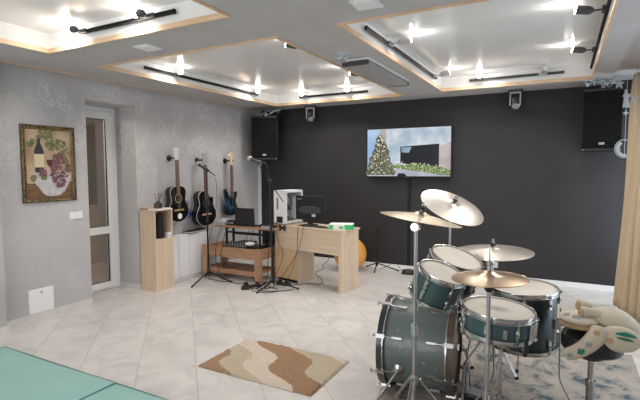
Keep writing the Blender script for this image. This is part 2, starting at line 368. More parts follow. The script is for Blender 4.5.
# dropped ceiling: lower soffit slabs around four recessed trays, upper glossy panels
trays=[(-3.917,-1.94,-.6,2.408),(-4.016,-1.942,2.942,6.062),(-1.411,.265,2.892,5.964),(-1.35,.265,-.6,2.38)]
XE=.46
def soffit():
    b=MB(); xs=sorted({XL+.06,XE,*[t[0] for t in trays],*[t[1] for t in trays]}); ys=sorted({YF-.05,YB+.05,*[t[2] for t in trays],*[t[3] for t in trays]})
    for i in range(len(xs)-1):
        for j in range(len(ys)-1):
            cx,cy=(xs[i]+xs[i+1])/2,(ys[j]+ys[j+1])/2
            if any(t[0]<cx<t[1] and t[2]<cy<t[3] for t in trays): continue
            for z in (H,HU-.002):
                vs=[b.v((xs[i],ys[j],z)),b.v((xs[i+1],ys[j],z)),b.v((xs[i+1],ys[j+1],z)),b.v((xs[i],ys[j+1],z))]; b.f(vs)
    b.mi=1
    for x0,x1,y0,y1 in trays:
        for (ax,ay),(bx,by) in (((x0,y0),(x1,y0)),((x1,y0),(x1,y1)),((x1,y1),(x0,y1)),((x0,y1),(x0,y0))):
            b.f([b.v((ax,ay,H)),b.v((bx,by,H)),b.v((bx,by,HU)),b.v((ax,ay,HU))])
    b.mi=0; b.f([b.v((XE,YF,H)),b.v((XE,YB,H)),b.v((XE,YB,2.56)),b.v((XE,YF,2.56))])
    o=b.build('ceiling',['soffit','tray_white'],smooth=False); struct(o)
soffit()
struct(MB().box(XL-.4,XE+.05,YF,YB+.1,HU,HU+.04).build('ceiling_panel','stretch',smooth=False))
struct(MB().box(XE-.002,XR+.1,YF,YB+.1,2.545,2.78).build('ceiling_niche','soffit',smooth=False))
for i,(x0,x1,y0,y1) in enumerate(trays):
    b=MB(); t=.018; z0,z1=H-.012,H+.026
    b.box(x0,x1,y0,y0+t,z0,z1); b.box(x0,x1,y1-t,y1,z0,z1); b.box(x0,x0+t,y0+t,y1-t,z0,z1); b.box(x1-t,x1,y0+t,y1-t,z0,z1)
    struct(b.build('trim_%d'%(i+2),'trim_wood',smooth=False))
# wood strip where the soffit ends short of the left wall, and corner strip
struct(MB().box(XL+.045,XL+.06,YF,YB-.05,H-.010,H+.004).build('trim_6','trim_wood',smooth=False))
struct(MB().box(XL,XL+.02,6.41,6.47,0.06,1.78).build('trim_7','white_plastic'))
# baseboards
struct(MB().box(XL,XL+.012,2.2745,RY0,0,.062).box(-4.5,-4.488,YF,2.2615,0,.062).box(XL,-4.488,2.262,2.274,0,.062).box(XL-.35,XL-.0005,RY1-.012,RY1,0,.062).box(XL,XL+.012,RY1-.012,YB,0,.062).build('baseboard_left','base',smooth=False))
struct(MB().box(XL,XR,YB-.014,YB,0,.066).build('baseboard_back','white_matt',smooth=False))
struct(MB().box(XR-.014,XR,YF,YB,0,.066).build('baseboard_right','base',smooth=False))
# glazed door set deep in the recess, and the dim passage behind it
XD=-5.01
def door():
    root=bpy.data.objects.new('door_1',None); C.objects.link(root); root.location=(XD,0,0); struct(root)
    y0,y1,zt=RY0-.12,RY1,2.262
    f=MB(); f.box(-.05,.02,y1-.05,y1,0,zt); f.box(-.05,.02,y0,y0+.05,0,zt); f.box(-.05,.02,y0+.05,y1-.05,zt-.05,zt); f.box(-.05,.02,y0+.05,y1-.05,0,.02)
    f.build('door_frame','white_plastic',root,bevel=.004)
    s=MB(); a,c=y0+.053,y1-.053
    s.box(-.035,.03,c-.085,c,.022,zt-.055); s.box(-.035,.03,a,a+.085,.022,zt-.055); s.box(-.035,.03,a+.085,c-.085,zt-.14,zt-.055); s.box(-.035,.03,a+.085,c-.085,.022,.105); s.box(-.035,.03,a+.085,c-.085,.71,.80)
    s.build('sash','white_plastic',root,bevel=.004)
    for z0,z1 in ((.105,.71),(.80,zt-.14)):
        MB().box(-.006,.0,a+.085,c-.085,z0,z1).build('pane','door_glass',root)
        g=MB(); 
        for q in ((a+.085,a+.093,z0,z1),(c-.093,c-.085,z0,z1),(a+.085,c-.085,z0,z0+.008),(a+.085,c-.085,z1-.008,z1)): g.box(0,.008,*q)
        g.build('gasket','rubber',root)
    for z in (.25,1.2,2.1): MB().cyl((.03,c+.006,z-.05),(.03,c+.006,z+.05),.011).build('hinge','white_metal',root)
door()
b=MB(); b.box(-6.62,-6.6,2.0,5.0,0,2.4); b.box(-6.6,-5.06,2.0,2.02,0,2.4); b.box(-6.6,-5.06,4.98,5.0,0,2.4); b.box(-6.6,-5.06,2.0,5.0,2.38,2.4)
pl=bpy.data.lights.new('passage_fill','POINT'); pl.energy=75; pl.shadow_soft_size=.1; pl.color=(1,.93,.85); po=bpy.data.objects.new('passage_fill',pl); C.objects.link(po); po.location=(-5.7,2.6,2.1)  # added fill light so the passage reads brighter through the door glass
struct(b.build('wall_passage',mat('passage_wall',(.42,.39,.36),.8),smooth=False))

# ------------------------------------------------------------------ ceiling lights
def lamp(parent, loc, aim, beam=True, glow=1.0, angle=40):
    loc=Vector(loc)
    dn=bpy.data.lights.new('lamp_down','SPOT'); dn.energy=LAMP*glow; dn.spot_size=math.radians(165); dn.spot_blend=1.0; dn.shadow_soft_size=.035; dn.color=(1,.965,.92)
    do=bpy.data.objects.new('lamp_down',dn); C.objects.link(do); do.parent=parent; do.location=loc
    ld=bpy.data.lights.new('lamp_glow','POINT'); ld.energy=GLOW*glow; ld.shadow_soft_size=.03; ld.color=(1,.955,.90)
    lo=bpy.data.objects.new('lamp_glow',ld); C.objects.link(lo); lo.parent=parent; lo.location=loc
    if beam:
        sd=bpy.data.lights.new('lamp_beam','SPOT'); sd.energy=BEAM; sd.spot_size=math.radians(angle); sd.spot_blend=.3; sd.shadow_soft_size=.025; sd.color=(1,.96,.92)
        so=bpy.data.objects.new('lamp_beam',sd); C.objects.link(so); so.parent=parent; so.location=loc-Vector(aim)*.035
        a2=Vector(aim); a2.z=max(a2.z,0)+.38; so.rotation_euler=a2.to_track_quat('-Z','Y').to_euler()
def track(label, p0, p1, n, heads, group='track lights in the ceiling recesses', rail='black_matt'):
    """rail from p0 to p1 on a tray side of normal n; heads: (fraction, aim, kind, glow)"""
    p0,p1,n=Vector(p0),Vector(p1),Vector(n); d=(p1-p0).normalized()
    t=thing('track_light',label,'track light',p0,0,group)
    L=(p1-p0).length; u=Vector((0,0,1))
    r=MB(); r.prism([(0,-.014),(.020,-.014),(.020,-.005),(.012,-.005),(.012,.005),(.020,.005),(.020,.014),(0,.014)],(0,0,0),n,u,d*L); r.build('rail',rail,t,smooth=False)
    for s in (0,L-.012): MB().prism([(0,-.016),(.022,-.016),(.022,.016),(0,.016)],d*s,n,u,d*.012).build('end_cap',rail,t)
    for fr,aim,kind,glow in heads:
        aim=Vector(aim).normalized(); q=d*(L*fr)+n*.022
        h=MB(); h.X=Matrix.Translation(q)
        h.prism([(-.045,-.015),(.045,-.015),(.045,.015),(-.045,.015)],(0,0,0),d,u,n*.02)
        k=n*(.05 if kind=='bulb' else .075); h.cyl(n*.02,k,.006); h.ball(k,.013,seg=10)
        body=aim*.0
        hl=.055 if kind=='bulb' else .107; h.lathe([(.012,-.005),(.024,.008),(.029,.024),(.029,hl-.002),(.026,hl)],k,aim,20)
        ho=h.build('spotlight','grey_dark' if kind!='silver' else 'silver',t)
        e=q+k+aim*hl
        if kind=='bulb':
            MB().ball(e+aim*.018,.033,seg=18).build('bulb','bulb',ho); e=e+aim*.085
        else:
            MB().lathe([(.0,-.002),(.029,-.002),(.029,.003),(.018,.007),(0,.009)],e,aim,20).build('lens','bulb' if glow else 'lamp_off',ho); e=e+aim*.05
        if glow: lamp(t,e,aim,True,glow,44 if kind=='bulb' else 64)
    return t
ZT=2.597
track('black track light with two bare bulbs in the left ceiling recess nearest the camera',(-3.46,2.39,2.60),(-2.41,2.39,2.60),(0,-1,0),[(.06,(-.93,-.30,.16),'bulb',.8),(.78,(-.93,-.30,.16),'bulb',.8)])
track('long black track light along the left side of the middle ceiling recess',(-3.998,3.48,ZT),(-3.998,5.52,ZT),(1,0,0),[(.22,(.6,-.5,.22),'bulb',.9),(.95,(.6,-.5,.22),'bulb',.9)])
track('track light on the far side of the middle recess nearest the black wall',(-3.57,6.044,ZT),(-2.46,6.044,ZT),(0,-1,0),[(.09,(.1,-.8,.34),'bulb',.9),(.76,(.1,-.8,.34),'bulb',.9)])
track('track light on the heater side of the middle recess showing only its dark heads',(-1.96,3.3,ZT-.03),(-1.96,5.0,ZT-.03),(-1,0,0),[(.09,(-.5,-.2,.12),'spot',.9),(.88,(-.5,-.2,.12),'spot',.9)])
track('long track light on the heater side of the right ceiling recess',(-1.393,3.35,ZT),(-1.393,5.57,ZT),(1,0,0),[(.24,(.8,.1,.20),'silver',1.0),(.93,(.8,.1,.20),'silver',1.0)],rail='grey_dark')
track('track light on the far side of the right recess above the black wall',(-1.06,5.946,ZT),(-.02,5.946,ZT),(0,-1,0),[(.12,(.15,-.8,.34),'bulb',.9),(.79,(.3,-.8,.2),'silver',0)],rail='grey_dark')
track('track light on the curtain side of the right ceiling recess with two side-facing heads',(.247,3.3,ZT),(.247,5.81,ZT),(-1,0,0),[(.18,(-.85,-.1,.16),'spot',1.0),(.66,(-.85,-.1,.16),'spot',1.0)])

# ------------------------------------------------------------------ ceiling fittings
def heater():
    t=thing('ceiling_heater','long flat grey heater panel hung under the ceiling between two recesses','ceiling heater',(-1.69,4.45,H))
    MB().box(-.10,.13,-.60,.60,-.022,-.0).build('mounting_frame','white_matt',t,bevel=.003)
    MB().box(-.125,.125,-.61,.61,-.062,-.034).build('panel',mat('heater_grey',(.34,.335,.33),.5),t,bevel=.004)
    MB().box(-.127,.127,-.612,-.585,-.064,-.033).build('end_bracket','grey_dark',t); MB().box(-.127,.127,.585,.612,-.064,-.033).build('end_bracket','grey_dark',t)
    for x in (-.08,.08):
        for y in (-.5,.5): MB().cyl((x,y,-.036),(x,y,-.018),.008).build('spacer','steel',t)
heater()
def vent(x,y,rz,s,label):
    t=thing('ceiling_vent',label,'ceiling vent',(x,y,H),rz,'square vents in the ceiling')
    MB().box(-s,s,-s,s,-.010,0).build('frame','white_plastic',t,bevel=.003)
    MB().box(-s*.72,s*.72,-s*.72,s*.72,-.016,-.008).build('cover','white_matt',t,bevel=.003)
vent(-1.08,2.63,.05,.085,'white square vent cover in the ceiling before the right recess')
vent(-3.04,2.69,.0,.085,'white square vent cover in the ceiling between the left and middle recesses')
t=thing('ceiling_fitting','small translucent white fitting on the ceiling beside the grey heater','ceiling fitting',(-1.72,3.63,H))
MB().lathe([(.05,0),(.05,-.012),(.03,-.022),(.012,-.026),(0,-.026)]).build('base','frost',t)
for k in range(5):
    a=k*1.256; MB().tube([(0,0,-.02),(.035*math.cos(a),.035*math.sin(a),-.045),(.06*math.cos(a),.06*math.sin(a),-.03)],.006,6,3).build('prong','frost',t)
def stage_light(x,y,label,rz):
    t=thing('stage_light',label,'stage light',(x,y,H),rz,'stage lights on the ceiling before the black wall')
    MB().box(-.085,.085,-.05,.05,-.035,0).build('base','grey_dark',t,bevel=.006)
    y_=MB(); y_.box(-.068,-.052,-.025,.025,-.20,-.03); y_.box(.052,.068,-.025,.025,-.20,-.03); y_.box(-.068,.068,-.03,.03,-.05,-.032); y_.build('yoke','silver',t,bevel=.004)
    h=MB(); c=Vector((0,0,-.17)); ax=Vector((.25,-.6,-.75)).normalized(); h.lathe([(.02,-.075),(.042,-.07),(.048,-.03),(.046,.04),(.05,.05),(.05,.07),(.044,.072)],c,ax,20); hd=h.build('head','chrome',t)
    MB().lathe([(0,.071),(.043,.071),(.03,.078),(0,.082)],c,ax,20).build('lens',mat('lens_glass',(.25,.25,.28),.08,spec=.8),hd)
    MB().cyl((-.072,0,-.17),(.072,0,-.17),.014).build('tilt_knob','black',t)
stage_light(-3.55,6.33,'small silver stage light hanging before the black wall near the left loudspeaker',.2)
stage_light(-.56,6.33,'small silver stage light hanging before the black wall near the right loudspeaker',-.1)

# ------------------------------------------------------------------ things on the left wall
def painting():
    y0,y1,z0,z1=2.522,3.07,1.178,1.948; W,Hh=y1-y0,z1-z0
    t=thing('framed_painting','gold framed still life of grapes and bottle on the grey wall','painting',(XL,(y0+y1)/2,(z0+z1)/2),PI/2)
    f=MB(); a,bb=W/2,Hh/2; w1=.042
    for P in ([(-a,-bb),(a,-bb),(a-w1,-bb+w1),(-a+w1,-bb+w1)],[(a,-bb),(a,bb),(a-w1,bb-w1),(a-w1,-bb+w1)],[(a,bb),(-a,bb),(-a+w1,bb-w1),(a-w1,bb-w1)],[(-a,bb),(-a,-bb),(-a+w1,-bb+w1),(-a+w1,bb-w1)]):
        n=4; A=[f.v((p[0],0,p[1])) for p in P]; cx=[(P[0][0],P[0][1]),(P[1][0],P[1][1]),(P[2][0],P[2][1]),(P[3][0],P[3][1])]
        lev=[(0,-.024),(.3,-.034),(.62,-.026),(.8,-.030),(1,-.018)]; prev=None
        for k,yy in lev:
            p=Vector(cx[0]).lerp(Vector(cx[3]),k); q=Vector(cx[1]).lerp(Vector(cx[2]),k); cur=[f.v((p.x,yy,p.y)),f.v((q.x,yy,q.y))]
            if prev: f.f([prev[0],prev[1],cur[1],cur[0]])
            else: f.f([A[0],A[1],cur[1],cur[0]])
            prev=cur
    f.build('frame','gold',t,smooth=False)
    g=MB(); i0,i1=a-.033,bb-.033
    n=26
    for k in range(n):
        for s in (-1,1): g.ball((s*i0,-.030,-i1+2*i1*k/(n-1)),.0055,seg=6)
    n=18
    for k in range(1,n):
        for s in (-1,1): g.ball((-i0+2*i0*k/n,-.030,s*i1),.0055,seg=6)
    g.build('bead_trim','gold_bead',t)
    mats=[mat('canvas_tan',(.30,.19,.11),.7,col2=(.55,.41,.28),scale=2.6),mat('paint_table',(.12,.06,.028),.7,col2=(.22,.11,.05),scale=8,stretch=(1,1,6)),mat('paint_cloth',(.55,.52,.52),.7,col2=(.40,.38,.40),scale=14),
          mat('paint_bottle',(.02,.018,.03),.4),mat('paint_label',(.60,.50,.33),.7),mat('paint_leaf',(.085,.095,.03),.7,col2=(.19,.20,.085),scale=20),mat('paint_grape',(.075,.022,.03),.5,col2=(.27,.11,.12),scale=60),mat('paint_glass',(.35,.29,.24),.5),mat('paint_wine',(.06,.01,.02),.4),mat('paint_bare',(.62,.50,.37),.7)]
    c=MB(); U,V=Vector((1,0,0)),Vector((0,0,1)); X=a-.035; Z=bb-.035; lv=[0]
    def P(poly,mi):
        lv[0]+=1; c.mi=mi; c.flat([(-X+p[0]*2*X,-Z+p[1]*2*Z) for p in poly],(0,-.010-.00004*lv[0],0),U,V)
    P([(0,0),(1,0),(1,1),(0,1)],0); P([(0,0),(1,0),(1,.24),(0,.22)],1)
    P([tuple(q) for q in crom([Vector((.12,.30)),Vector((.25,.17)),Vector((.38,.06)),Vector((.55,.03)),Vector((.72,.05)),Vector((.86,.14)),Vector((.95,.32)),Vector((.80,.40)),Vector((.5,.37)),Vector((.2,.38))],4,True)],2)
    bt=[(.20,.38),(.38,.38),(.39,.68),(.35,.76),(.325,.79),(.325,.88),(.255,.88),(.255,.79),(.23,.76),(.19,.68)]; P(bt,3); P([(.19,.45),(.39,.45),(.39,.64),(.19,.64)],4); P([(.25,.85),(.33,.85),(.33,.89),(.25,.89)],8)
    P([(.43,.62),(.61,.62),(.60,.50),(.55,.45),(.53,.44),(.53,.34),(.60,.32),(.44,.32),(.51,.34),(.51,.44),(.48,.46),(.44,.51)],7); P([(.44,.56),(.60,.56),(.59,.50),(.55,.46),(.49,.46),(.45,.50)],8)
    rn=random.Random(3)
    def blob(x,y,r,mi,n=7,j=.3):
        P([(x+r*math.cos(k*2*PI/n)*(1+rn.uniform(-j,j)),y+.73*r*math.sin(k*2*PI/n)*(1+rn.uniform(-j,j))) for k in range(n)],mi)
    for pth in ([(.18,.80),(.35,.93),(.5,.86),(.7,.72),(.9,.68)],[(.3,.95),(.45,.9),(.62,.93)],[(.5,.84),(.6,.78),(.72,.83),(.86,.70)]):
        for q in crom([Vector(p) for p in pth],11): blob(q.x+rn.uniform(-.055,.055),q.y+rn.uniform(-.05,.05),rn.uniform(.014,.036),5,8,.6)
    for q in ((.15,.82),(.1,.78),(.86,.56),(.90,.5),(.82,.62),(.38,.3),(.16,.3),(.62,.29),(.55,.72),(.48,.78)): blob(*q,.06,5,9,.45)
    for k in range(120):
        y=rn.uniform(.16,.66); wd=.20*math.sin(PI*min(1,(y-.10)/.62)); x=.70+rn.uniform(-wd,wd)-.05*(y-.4); blob(x,y,.026,6,8,.05)
    for k in range(22): blob(rn.uniform(.28,.42),rn.uniform(.33,.42),.024,6,8,.05)
    for k in range(14): blob(rn.uniform(.84,.95),rn.uniform(.40,.5),.024,6,8,.05)
    c.build('canvas',mats,t,smooth=False)
painting()
t=thing('light_switch','white double light switch on grey wall right below the painting','light switch',(XL,3.065,1.01),PI/2)
MB().box(-.075,.075,-.010,0,-.042,.042).build('frame','white_plastic',t,bevel=.004)
for s in (-1,1): 
    k=MB(); k.prism([(0,-.030),(-.008,-.030),(-.004,.030),(0,.030)],(s*.0355-.032,-.009,0),(0,1,0),(0,0,1),(.064,0,0)); k.build('rocker','white_metal',t,bevel=.002)
t=thing('access_panel','white square access hatch low on the grey wall under the painting','access panel',(XL,2.66,.185),PI/2)
MB().box(-.122,.122,-.010,0,-.118,.118).build('door','white_plastic',t,bevel=.003); MB().box(-.126,.126,-.005,.0,-.122,.122).build('frame','white_metal',t); MB().cyl((0,-.014,.085),(0,-.008,.085),.012).build('lock','steel',t)

def hanger(y,z,label):
    t=thing('guitar_hanger',label,'guitar hanger',(XL,y,z),PI/2,'guitar hangers on the grey wall')
    MB().lathe([(.04,0),(.04,.014),(.03,.022),(0,.023)],(0,0,0),(0,-1,0),20).build('base','black',t)
    f=MB(); f.cyl((0,-.018,0),(0,-.075,0),.007); f.tube([(-.045,-.130,.006),(-.042,-.09,0),(-.022,-.076,0),(0,-.073,0),(.022,-.076,0),(.042,-.09,0),(.045,-.130,.006)],.0095,8,3); f.build('fork','black',t)
def tuners(t,x,z0,dz,mname,y=-.0):
    for s in (-1,1):
        for k in range(3):
            z=z0+k*dz; g=MB(); g.cyl((s*x,y,z),(s*(x+.018),y,z),.003,seg=6); g.ball((s*(x+.022),y,z),.009,(.7,.6,1),8); g.build('tuning_peg',mname,t)
def acoustic(loc,rot,label,cut,head_mat,sticker):
    t=thing('acoustic_guitar',label,'guitar',loc,0,'guitars hung on the grey wall'); t.rotation_euler=(0,rot,PI/2)
    # local: front -Y, X right, Z up; z=0 at the bottom of the body
    Lp=[(.0,.0),(.055,.006),(.12,.035),(.165,.085),(.178,.14),(.165,.195),(.135,.245),(.122,.285),(.128,.33),(.136,.375),(.128,.42),(.09,.453),(.04,.466),(0,.467)]
    R=[p for p in Lp]
    if cut: R=[(.0,.0),(.055,.006),(.12,.035),(.165,.085),(.178,.14),(.165,.195),(.135,.245),(.124,.285),(.128,.325),(.128,.365),(.112,.385),(.085,.375),(.06,.385),(.045,.42),(.035,.455),(0,.467)]
    pts=[Vector((x,z)) for x,z in R[:-1]]+[Vector((-x,z)) for x,z in Lp[::-1][:-1]]
    if cut: pts=[Vector((x,z)) for x,z in R]+[Vector((-x,z)) for x,z in Lp[::-1][1:-1]]
    ol=crom(pts,4,True); ol=[(p.x,p.y) for p in ol]
    D=.095
    MB().prism(ol,(0,0,0),(1,0,0),(0,0,1),(0,-D,0)).build('body','black_gloss',t)
    for yy,nm in ((-D,'binding'),(0,'binding')):
        MB().tube([(x,yy,z) for x,z in ol],.003,6,0,True).build(nm,'cream',t)
    MB().lathe([(.0,0),(.049,0),(.049,.0008),(0,.0008)],(0,-D,.305),(0,-1,0),28).build('sound_hole','black_matt',t)
    MB().lathe([(.050,0),(.060,0),(.060,.0015),(.050,.0015)],(0,-D,.305),(0,-1,0),28,cap=False,closed=True).build('rosette','tan_wood' if not cut else 'grey_dark',t)
    MB().prism([(-.085,-.012),(.085,-.012),(.075,.012),(-.075,.012)],(0,-D,.155),(1,0,0),(0,0,1),(0,-.009,0)).build('bridge','tan_wood',t,bevel=.002)
    if cut: MB().prism([(p.x,p.y) for p in crom([Vector(q) for q in ((.03,.35),(.07,.33),(.085,.27),(.075,.21),(.045,.235),(.055,.28),(.05,.32))],3,True)],(0,-D,0),(1,0,0),(0,0,1),(0,-.001,0)).build('pickguard','black_matt',t)
    n=MB(); n.prism([(-.028,.36),(.028,.36),(.022,.80),(-.022,.80)],(0,-D+.012,0),(1,0,0),(0,0,1),(0,-.02,0)); n.build('neck','neck',t,bevel=.003)
    fb=MB(); fb.prism([(-.0285,.36),(.0285,.36),(.0225,.80),(-.0225,.80)],(0,-D-.0065,0),(1,0,0),(0,0,1),(0,-.0035,0)); fb.mi=1
    for k in range(15):
        z=.80-.44*(1-2**(-(k+1)/9.5)); fb.box(-.022,.022,-D-.0112,-D-.0085,z-.001,z+.001)
    fb.build('fretboard',['neck','steel'],t,smooth=False)
    hd=[(-.022,.80),(.022,.80),(.035,.835),(.037,.95),(.025,.962),(0,.958),(-.025,.962),(-.037,.95),(-.035,.835)]
    MB().prism(hd,(0,-D+.012,0),(1,0,0),(0,0,1),(0,-.015,0)).build('headstock',head_mat,t,bevel=.003)
    tuners(t,.036,.845,.042,'pegs' if not cut else 'chrome',-D+.006)
    s=MB(); 
    for k in range(6): s.cyl((-.024+.0096*k,-D-.011,.158),(-.018+.0072*k,-D-.013,.80),.0008,seg=4)
    s.build('strings','steel',t)
    if sticker:
        MB().lathe([(0,0),(.038,0),(.038,.0012),(0,.0012)],(.012,-D,.075),(0,-1,0),28).build('sticker','paper',t)
    else:
        MB().box(-.122-.002,-.11,-.07,-.03,.30,.36).build('preamp','grey_dark',t)
    return t
hanger(4.40,1.655,'black wall hanger holding the white-headed acoustic guitar')
acoustic((XL+.035,4.435,.805),math.radians(-1.5),'black acoustic guitar with white headstock and round white sticker, hung beside the recess',False,'pegs',True).scale=(1.03,1.03,1.03)
hanger(4.925,1.635,'black wall hanger holding the cutaway acoustic guitar')
acoustic((XL+.035,4.955,.695),math.radians(-1),'black cutaway acoustic guitar hung in the middle of three guitars',True,'silver',False).scale=(1.15,1.15,1.09)
hanger(5.535,1.635,'black wall hanger holding the blue electric guitar')
def electric():
    t=thing('electric_guitar','dark blue electric guitar with maple headstock, hung nearest the room corner','guitar',(XL+.07,5.55,.79),PI/2,'guitars hung on the grey wall')
    P=[(0,0),(.07,.005),(.125,.035),(.145,.09),(.13,.145),(.105,.19),(.10,.23),(.118,.275),(.135,.325),(.128,.365),(.105,.36),(.085,.32),(.055,.295),(.03,.298),(-.03,.298),(-.055,.31),(-.09,.36),(-.125,.415),(-.15,.40),(-.145,.34),(-.12,.275),(-.105,.225),(-.115,.185),(-.14,.14),(-.152,.085),(-.13,.03),(-.07,.004)]
    ol=crom([Vector(p) for p in P],3,True)
    m=bpy.data.materials.new('blue_burst'); m.use_nodes=True; nt=m.node_tree; bs=nt.nodes['Principled BSDF']; L=nt.links.new
    tc=nd(nt,'ShaderNodeTexCoord'); mp=nd(nt,'ShaderNodeMapping'); mp.inputs['Location'].default_value=(0,0,-.19); L(tc.outputs['Object'],mp.inputs[0])
    ln=nd(nt,'ShaderNodeVectorMath',operation='LENGTH'); L(mp.outputs[0],ln.inputs[0]); r=nd(nt,'ShaderNodeValToRGB'); e=r.color_ramp.elements; e[0].position=.07; e[0].color=(.02,.10,.22,1); e[1].position=.15; e[1].color=(.006,.012,.02,1); L(ln.outputs['Value'],r.inputs[0]); L(r.outputs[0],bs.inputs['Base Color']); bs.inputs['Roughness'].default_value=.2
    MB().prism([(p.x,p.y) for p in ol],(0,0,0),(1,0,0),(0,0,1),(0,-.045,0)).build('body',m,t,bevel=.006)
    pg=crom([Vector(q) for q in ((-.05,.30),(-.06,.24),(-.04,.17),(.02,.13),(.08,.10),(.11,.13),(.085,.19),(.085,.25),(.06,.29))],3,True)
    MB().prism([(p.x,p.y) for p in pg],(0,-.045,0),(1,0,0),(0,0,1),(0,-.003,0)).build('pickguard','black',t)
    for z in (.17,.215,.26): MB().box(-.04,.04,-.056,-.046,z-.009,z+.009).build('pickup','black_gloss',t,bevel=.003)
    MB().box(-.04,.04,-.062,-.045,.105,.135).build('bridge','chrome',t,bevel=.003)
    for q in ((.06,.15),(.085,.12)): MB().cyl((q[0],-.048,q[1]),(q[0],-.065,q[1]),.010).build('control_knob','grey_dark',t)
    MB().prism([(-.027,.28),(.027,.28),(.021,.78),(-.021,.78)],(0,-.038,0),(1,0,0),(0,0,1),(0,-.022,0)).build('neck','neck',t,bevel=.003)
    fr=MB(); fr.prism([(-.0275,.28),(.0275,.28),(.0215,.78),(-.0215,.78)],(0,-.0575,0),(1,0,0),(0,0,1),(0,-.0035,0)); fr.mi=1
    for k in range(20):
        z=.78-.66*(1-2**(-(k+1)/12)); fr.box(-.021,.021,-.0625,-.0595,z-.001,z+.001)
    fr.build('fretboard',['neck','steel'],t,smooth=False)
    hs=[(-.021,.78),(.021,.78),(.026,.80),(.012,.82),(.020,.86),(.026,.93),(.018,.975),(-.008,.985),(-.030,.965),(-.038,.93),(-.040,.85)]
    MB().prism(hs,(0,-.038,0),(1,0,0),(0,0,1),(0,-.015,0)).build('headstock','maple',t,bevel=.003)
    for k in range(6):
        z=.825+k*.024; g=MB(); g.cyl((-.036,-.045,z),(-.055,-.045,z),.003,seg=6); g.ball((-.058,-.045,z),.007,seg=8); g.build('tuning_peg','chrome',t)
    s=MB()
    for k in range(6): s.cyl((-.02+.008*k,-.063,.12),(-.015+.006*k,-.063,.79),.0008,seg=4)
    s.build('strings','steel',t)
electric()
def ukulele():
    t=thing('ukulele','blue ukulele mostly hidden behind the white-headed black acoustic guitar','ukulele',(XL+.012,4.69,.83),0); t.rotation_euler=(0,math.radians(-15),PI/2)
    P=[(0,0),(.055,.01),(.085,.05),(.08,.10),(.06,.135),(.062,.17),(.066,.20),(.045,.235),(0,.245)]
    ol=crom([Vector(p) for p in P]+[Vector((-x,z)) for x,z in P[::-1][1:-1]],4,True)
    MB().prism([(p.x,p.y) for p in ol],(0,0,0),(1,0,0),(0,0,1),(0,-.028,0)).build('body','blue',t,bevel=.004)
    MB().prism([(-.018,.18),(.018,.18),(.015,.33),(-.015,.33)],(0,-.012,0),(1,0,0),(0,0,1),(0,-.016,0)).build('neck','neck',t)
    MB().prism([(-.016,.33),(.016,.33),(.022,.39),(-.022,.39)],(0,-.010,0),(1,0,0),(0,0,1),(0,-.012,0)).build('headstock','blue',t)
ukulele()

# ------------------------------------------------------------------ pedestal, white cabinet and what stands on them
def pedestal():
    x0,x1,y0,y1,h=XL+.014,-4.362,3.892,4.18,1.01
    t=thing('display_pedestal','tall pale oak pedestal with an open niche, beside the door recess','pedestal',((x0+x1)/2,(y0+y1)/2,0)); a,bb=(x1-x0)/2,(y1-y0)/2
    k=.016; zn=.645
    c=MB(); c.box(-a,a,-bb,-bb+k,0,h-k); c.box(-a,a,bb-k,bb,0,h-k); c.box(-a,-a+k,-bb+k,bb-k,0,h-k); c.box(a-k,a,-bb+k,bb-k,0,zn); c.box(-a+k,a-k,-bb+k,bb-k,zn-k,zn)
    c.build('carcass','oak',t,smooth=False)
    MB().box(-a-.0,a+.004,-bb-.012,bb+.004,h-k,h).build('top','oak',t,bevel=.002)
    tag(MB().lathe([(.050,0),(.054,.004),(.054,.30),(.048,.312),(.0,.314)],(0,0,0),seg=28).build('portable_speaker','black_matt',loc=(-4.44,4.03,zn)),'black cylinder speaker standing inside the pedestal niche','speaker')
    bx=thing('charger_cube','small white cube beside the black cylinder in the pedestal niche','box',(-4.392,4.135,zn)); MB().box(-.026,.026,-.026,.026,0,.065).build('case','white_plastic',bx,bevel=.004); MB().box(.0262,.0275,-.012,.012,.02,.03).build('socket','grey_dark',bx)
    pp=thing('paper_tray','white flat tray on the pedestal top under the diffuser','tray',(-4.45,4.06,h)); MB().box(-.09,.088,-.115,.11,0,.010).build('sheet_stack','paper',pp,bevel=.002)
    bd=thing('wooden_board','small thin oak board at the back of the pedestal top','board',(-4.56,3.975,h)); MB().box(-.055,.018,-.085,.14,.012,.024).build('plate','oak',bd,bevel=.002); MB().box(-.05,.01,-.075,-.02,0,.012).build('foot','black',bd); MB().box(-.05,.01,.08,.13,0,.012).build('foot','black',bd)
    d=thing('reed_diffuser','dark glass reed diffuser with thin sticks on the pedestal','diffuser',(-4.44,4.02,h+.010)); d.scale=(1.45,1.45,1.25)
    MB().lathe([(.030,0),(.034,.004),(.034,.05),(.028,.058),(.018,.060),(.018,.072),(0,.072)],seg=24).build('jar','glass_dark',d)
    for k,(p,q) in enumerate(((-.02,.03),(.015,.02),(.03,-.02),(-.012,-.02),(.005,.035))): MB().cyl((p*.2,q*.2,.06),(p*1.2,q*1.2,.155),.0028,seg=6).build('reed','neck',d)
pedestal()
t=thing('low_cabinet','low white panelled cabinet between the pedestal and the wooden bench','cabinet',(XL+.014,4.60,0))
MB().box(0,.118,-.405,.40,.05,.610).build('carcass','white_matt',t,bevel=.003); MB().box(0,.128,-.41,.405,.610,.627).build('top','white_plastic',t,bevel=.002); MB().box(0,.10,-.40,.395,0,.05).build('plinth','white_matt',t)
for k in range(4):
    y=-.40+k*.2005; MB().box(.118,.128,y+.003,y+.196,.055,.605).build('door','white_matt',t,bevel=.002)
t=thing('ring_binder','black folder with white page edges lying on the low white cabinet','folder',(-4.555,4.77,.627),.10)
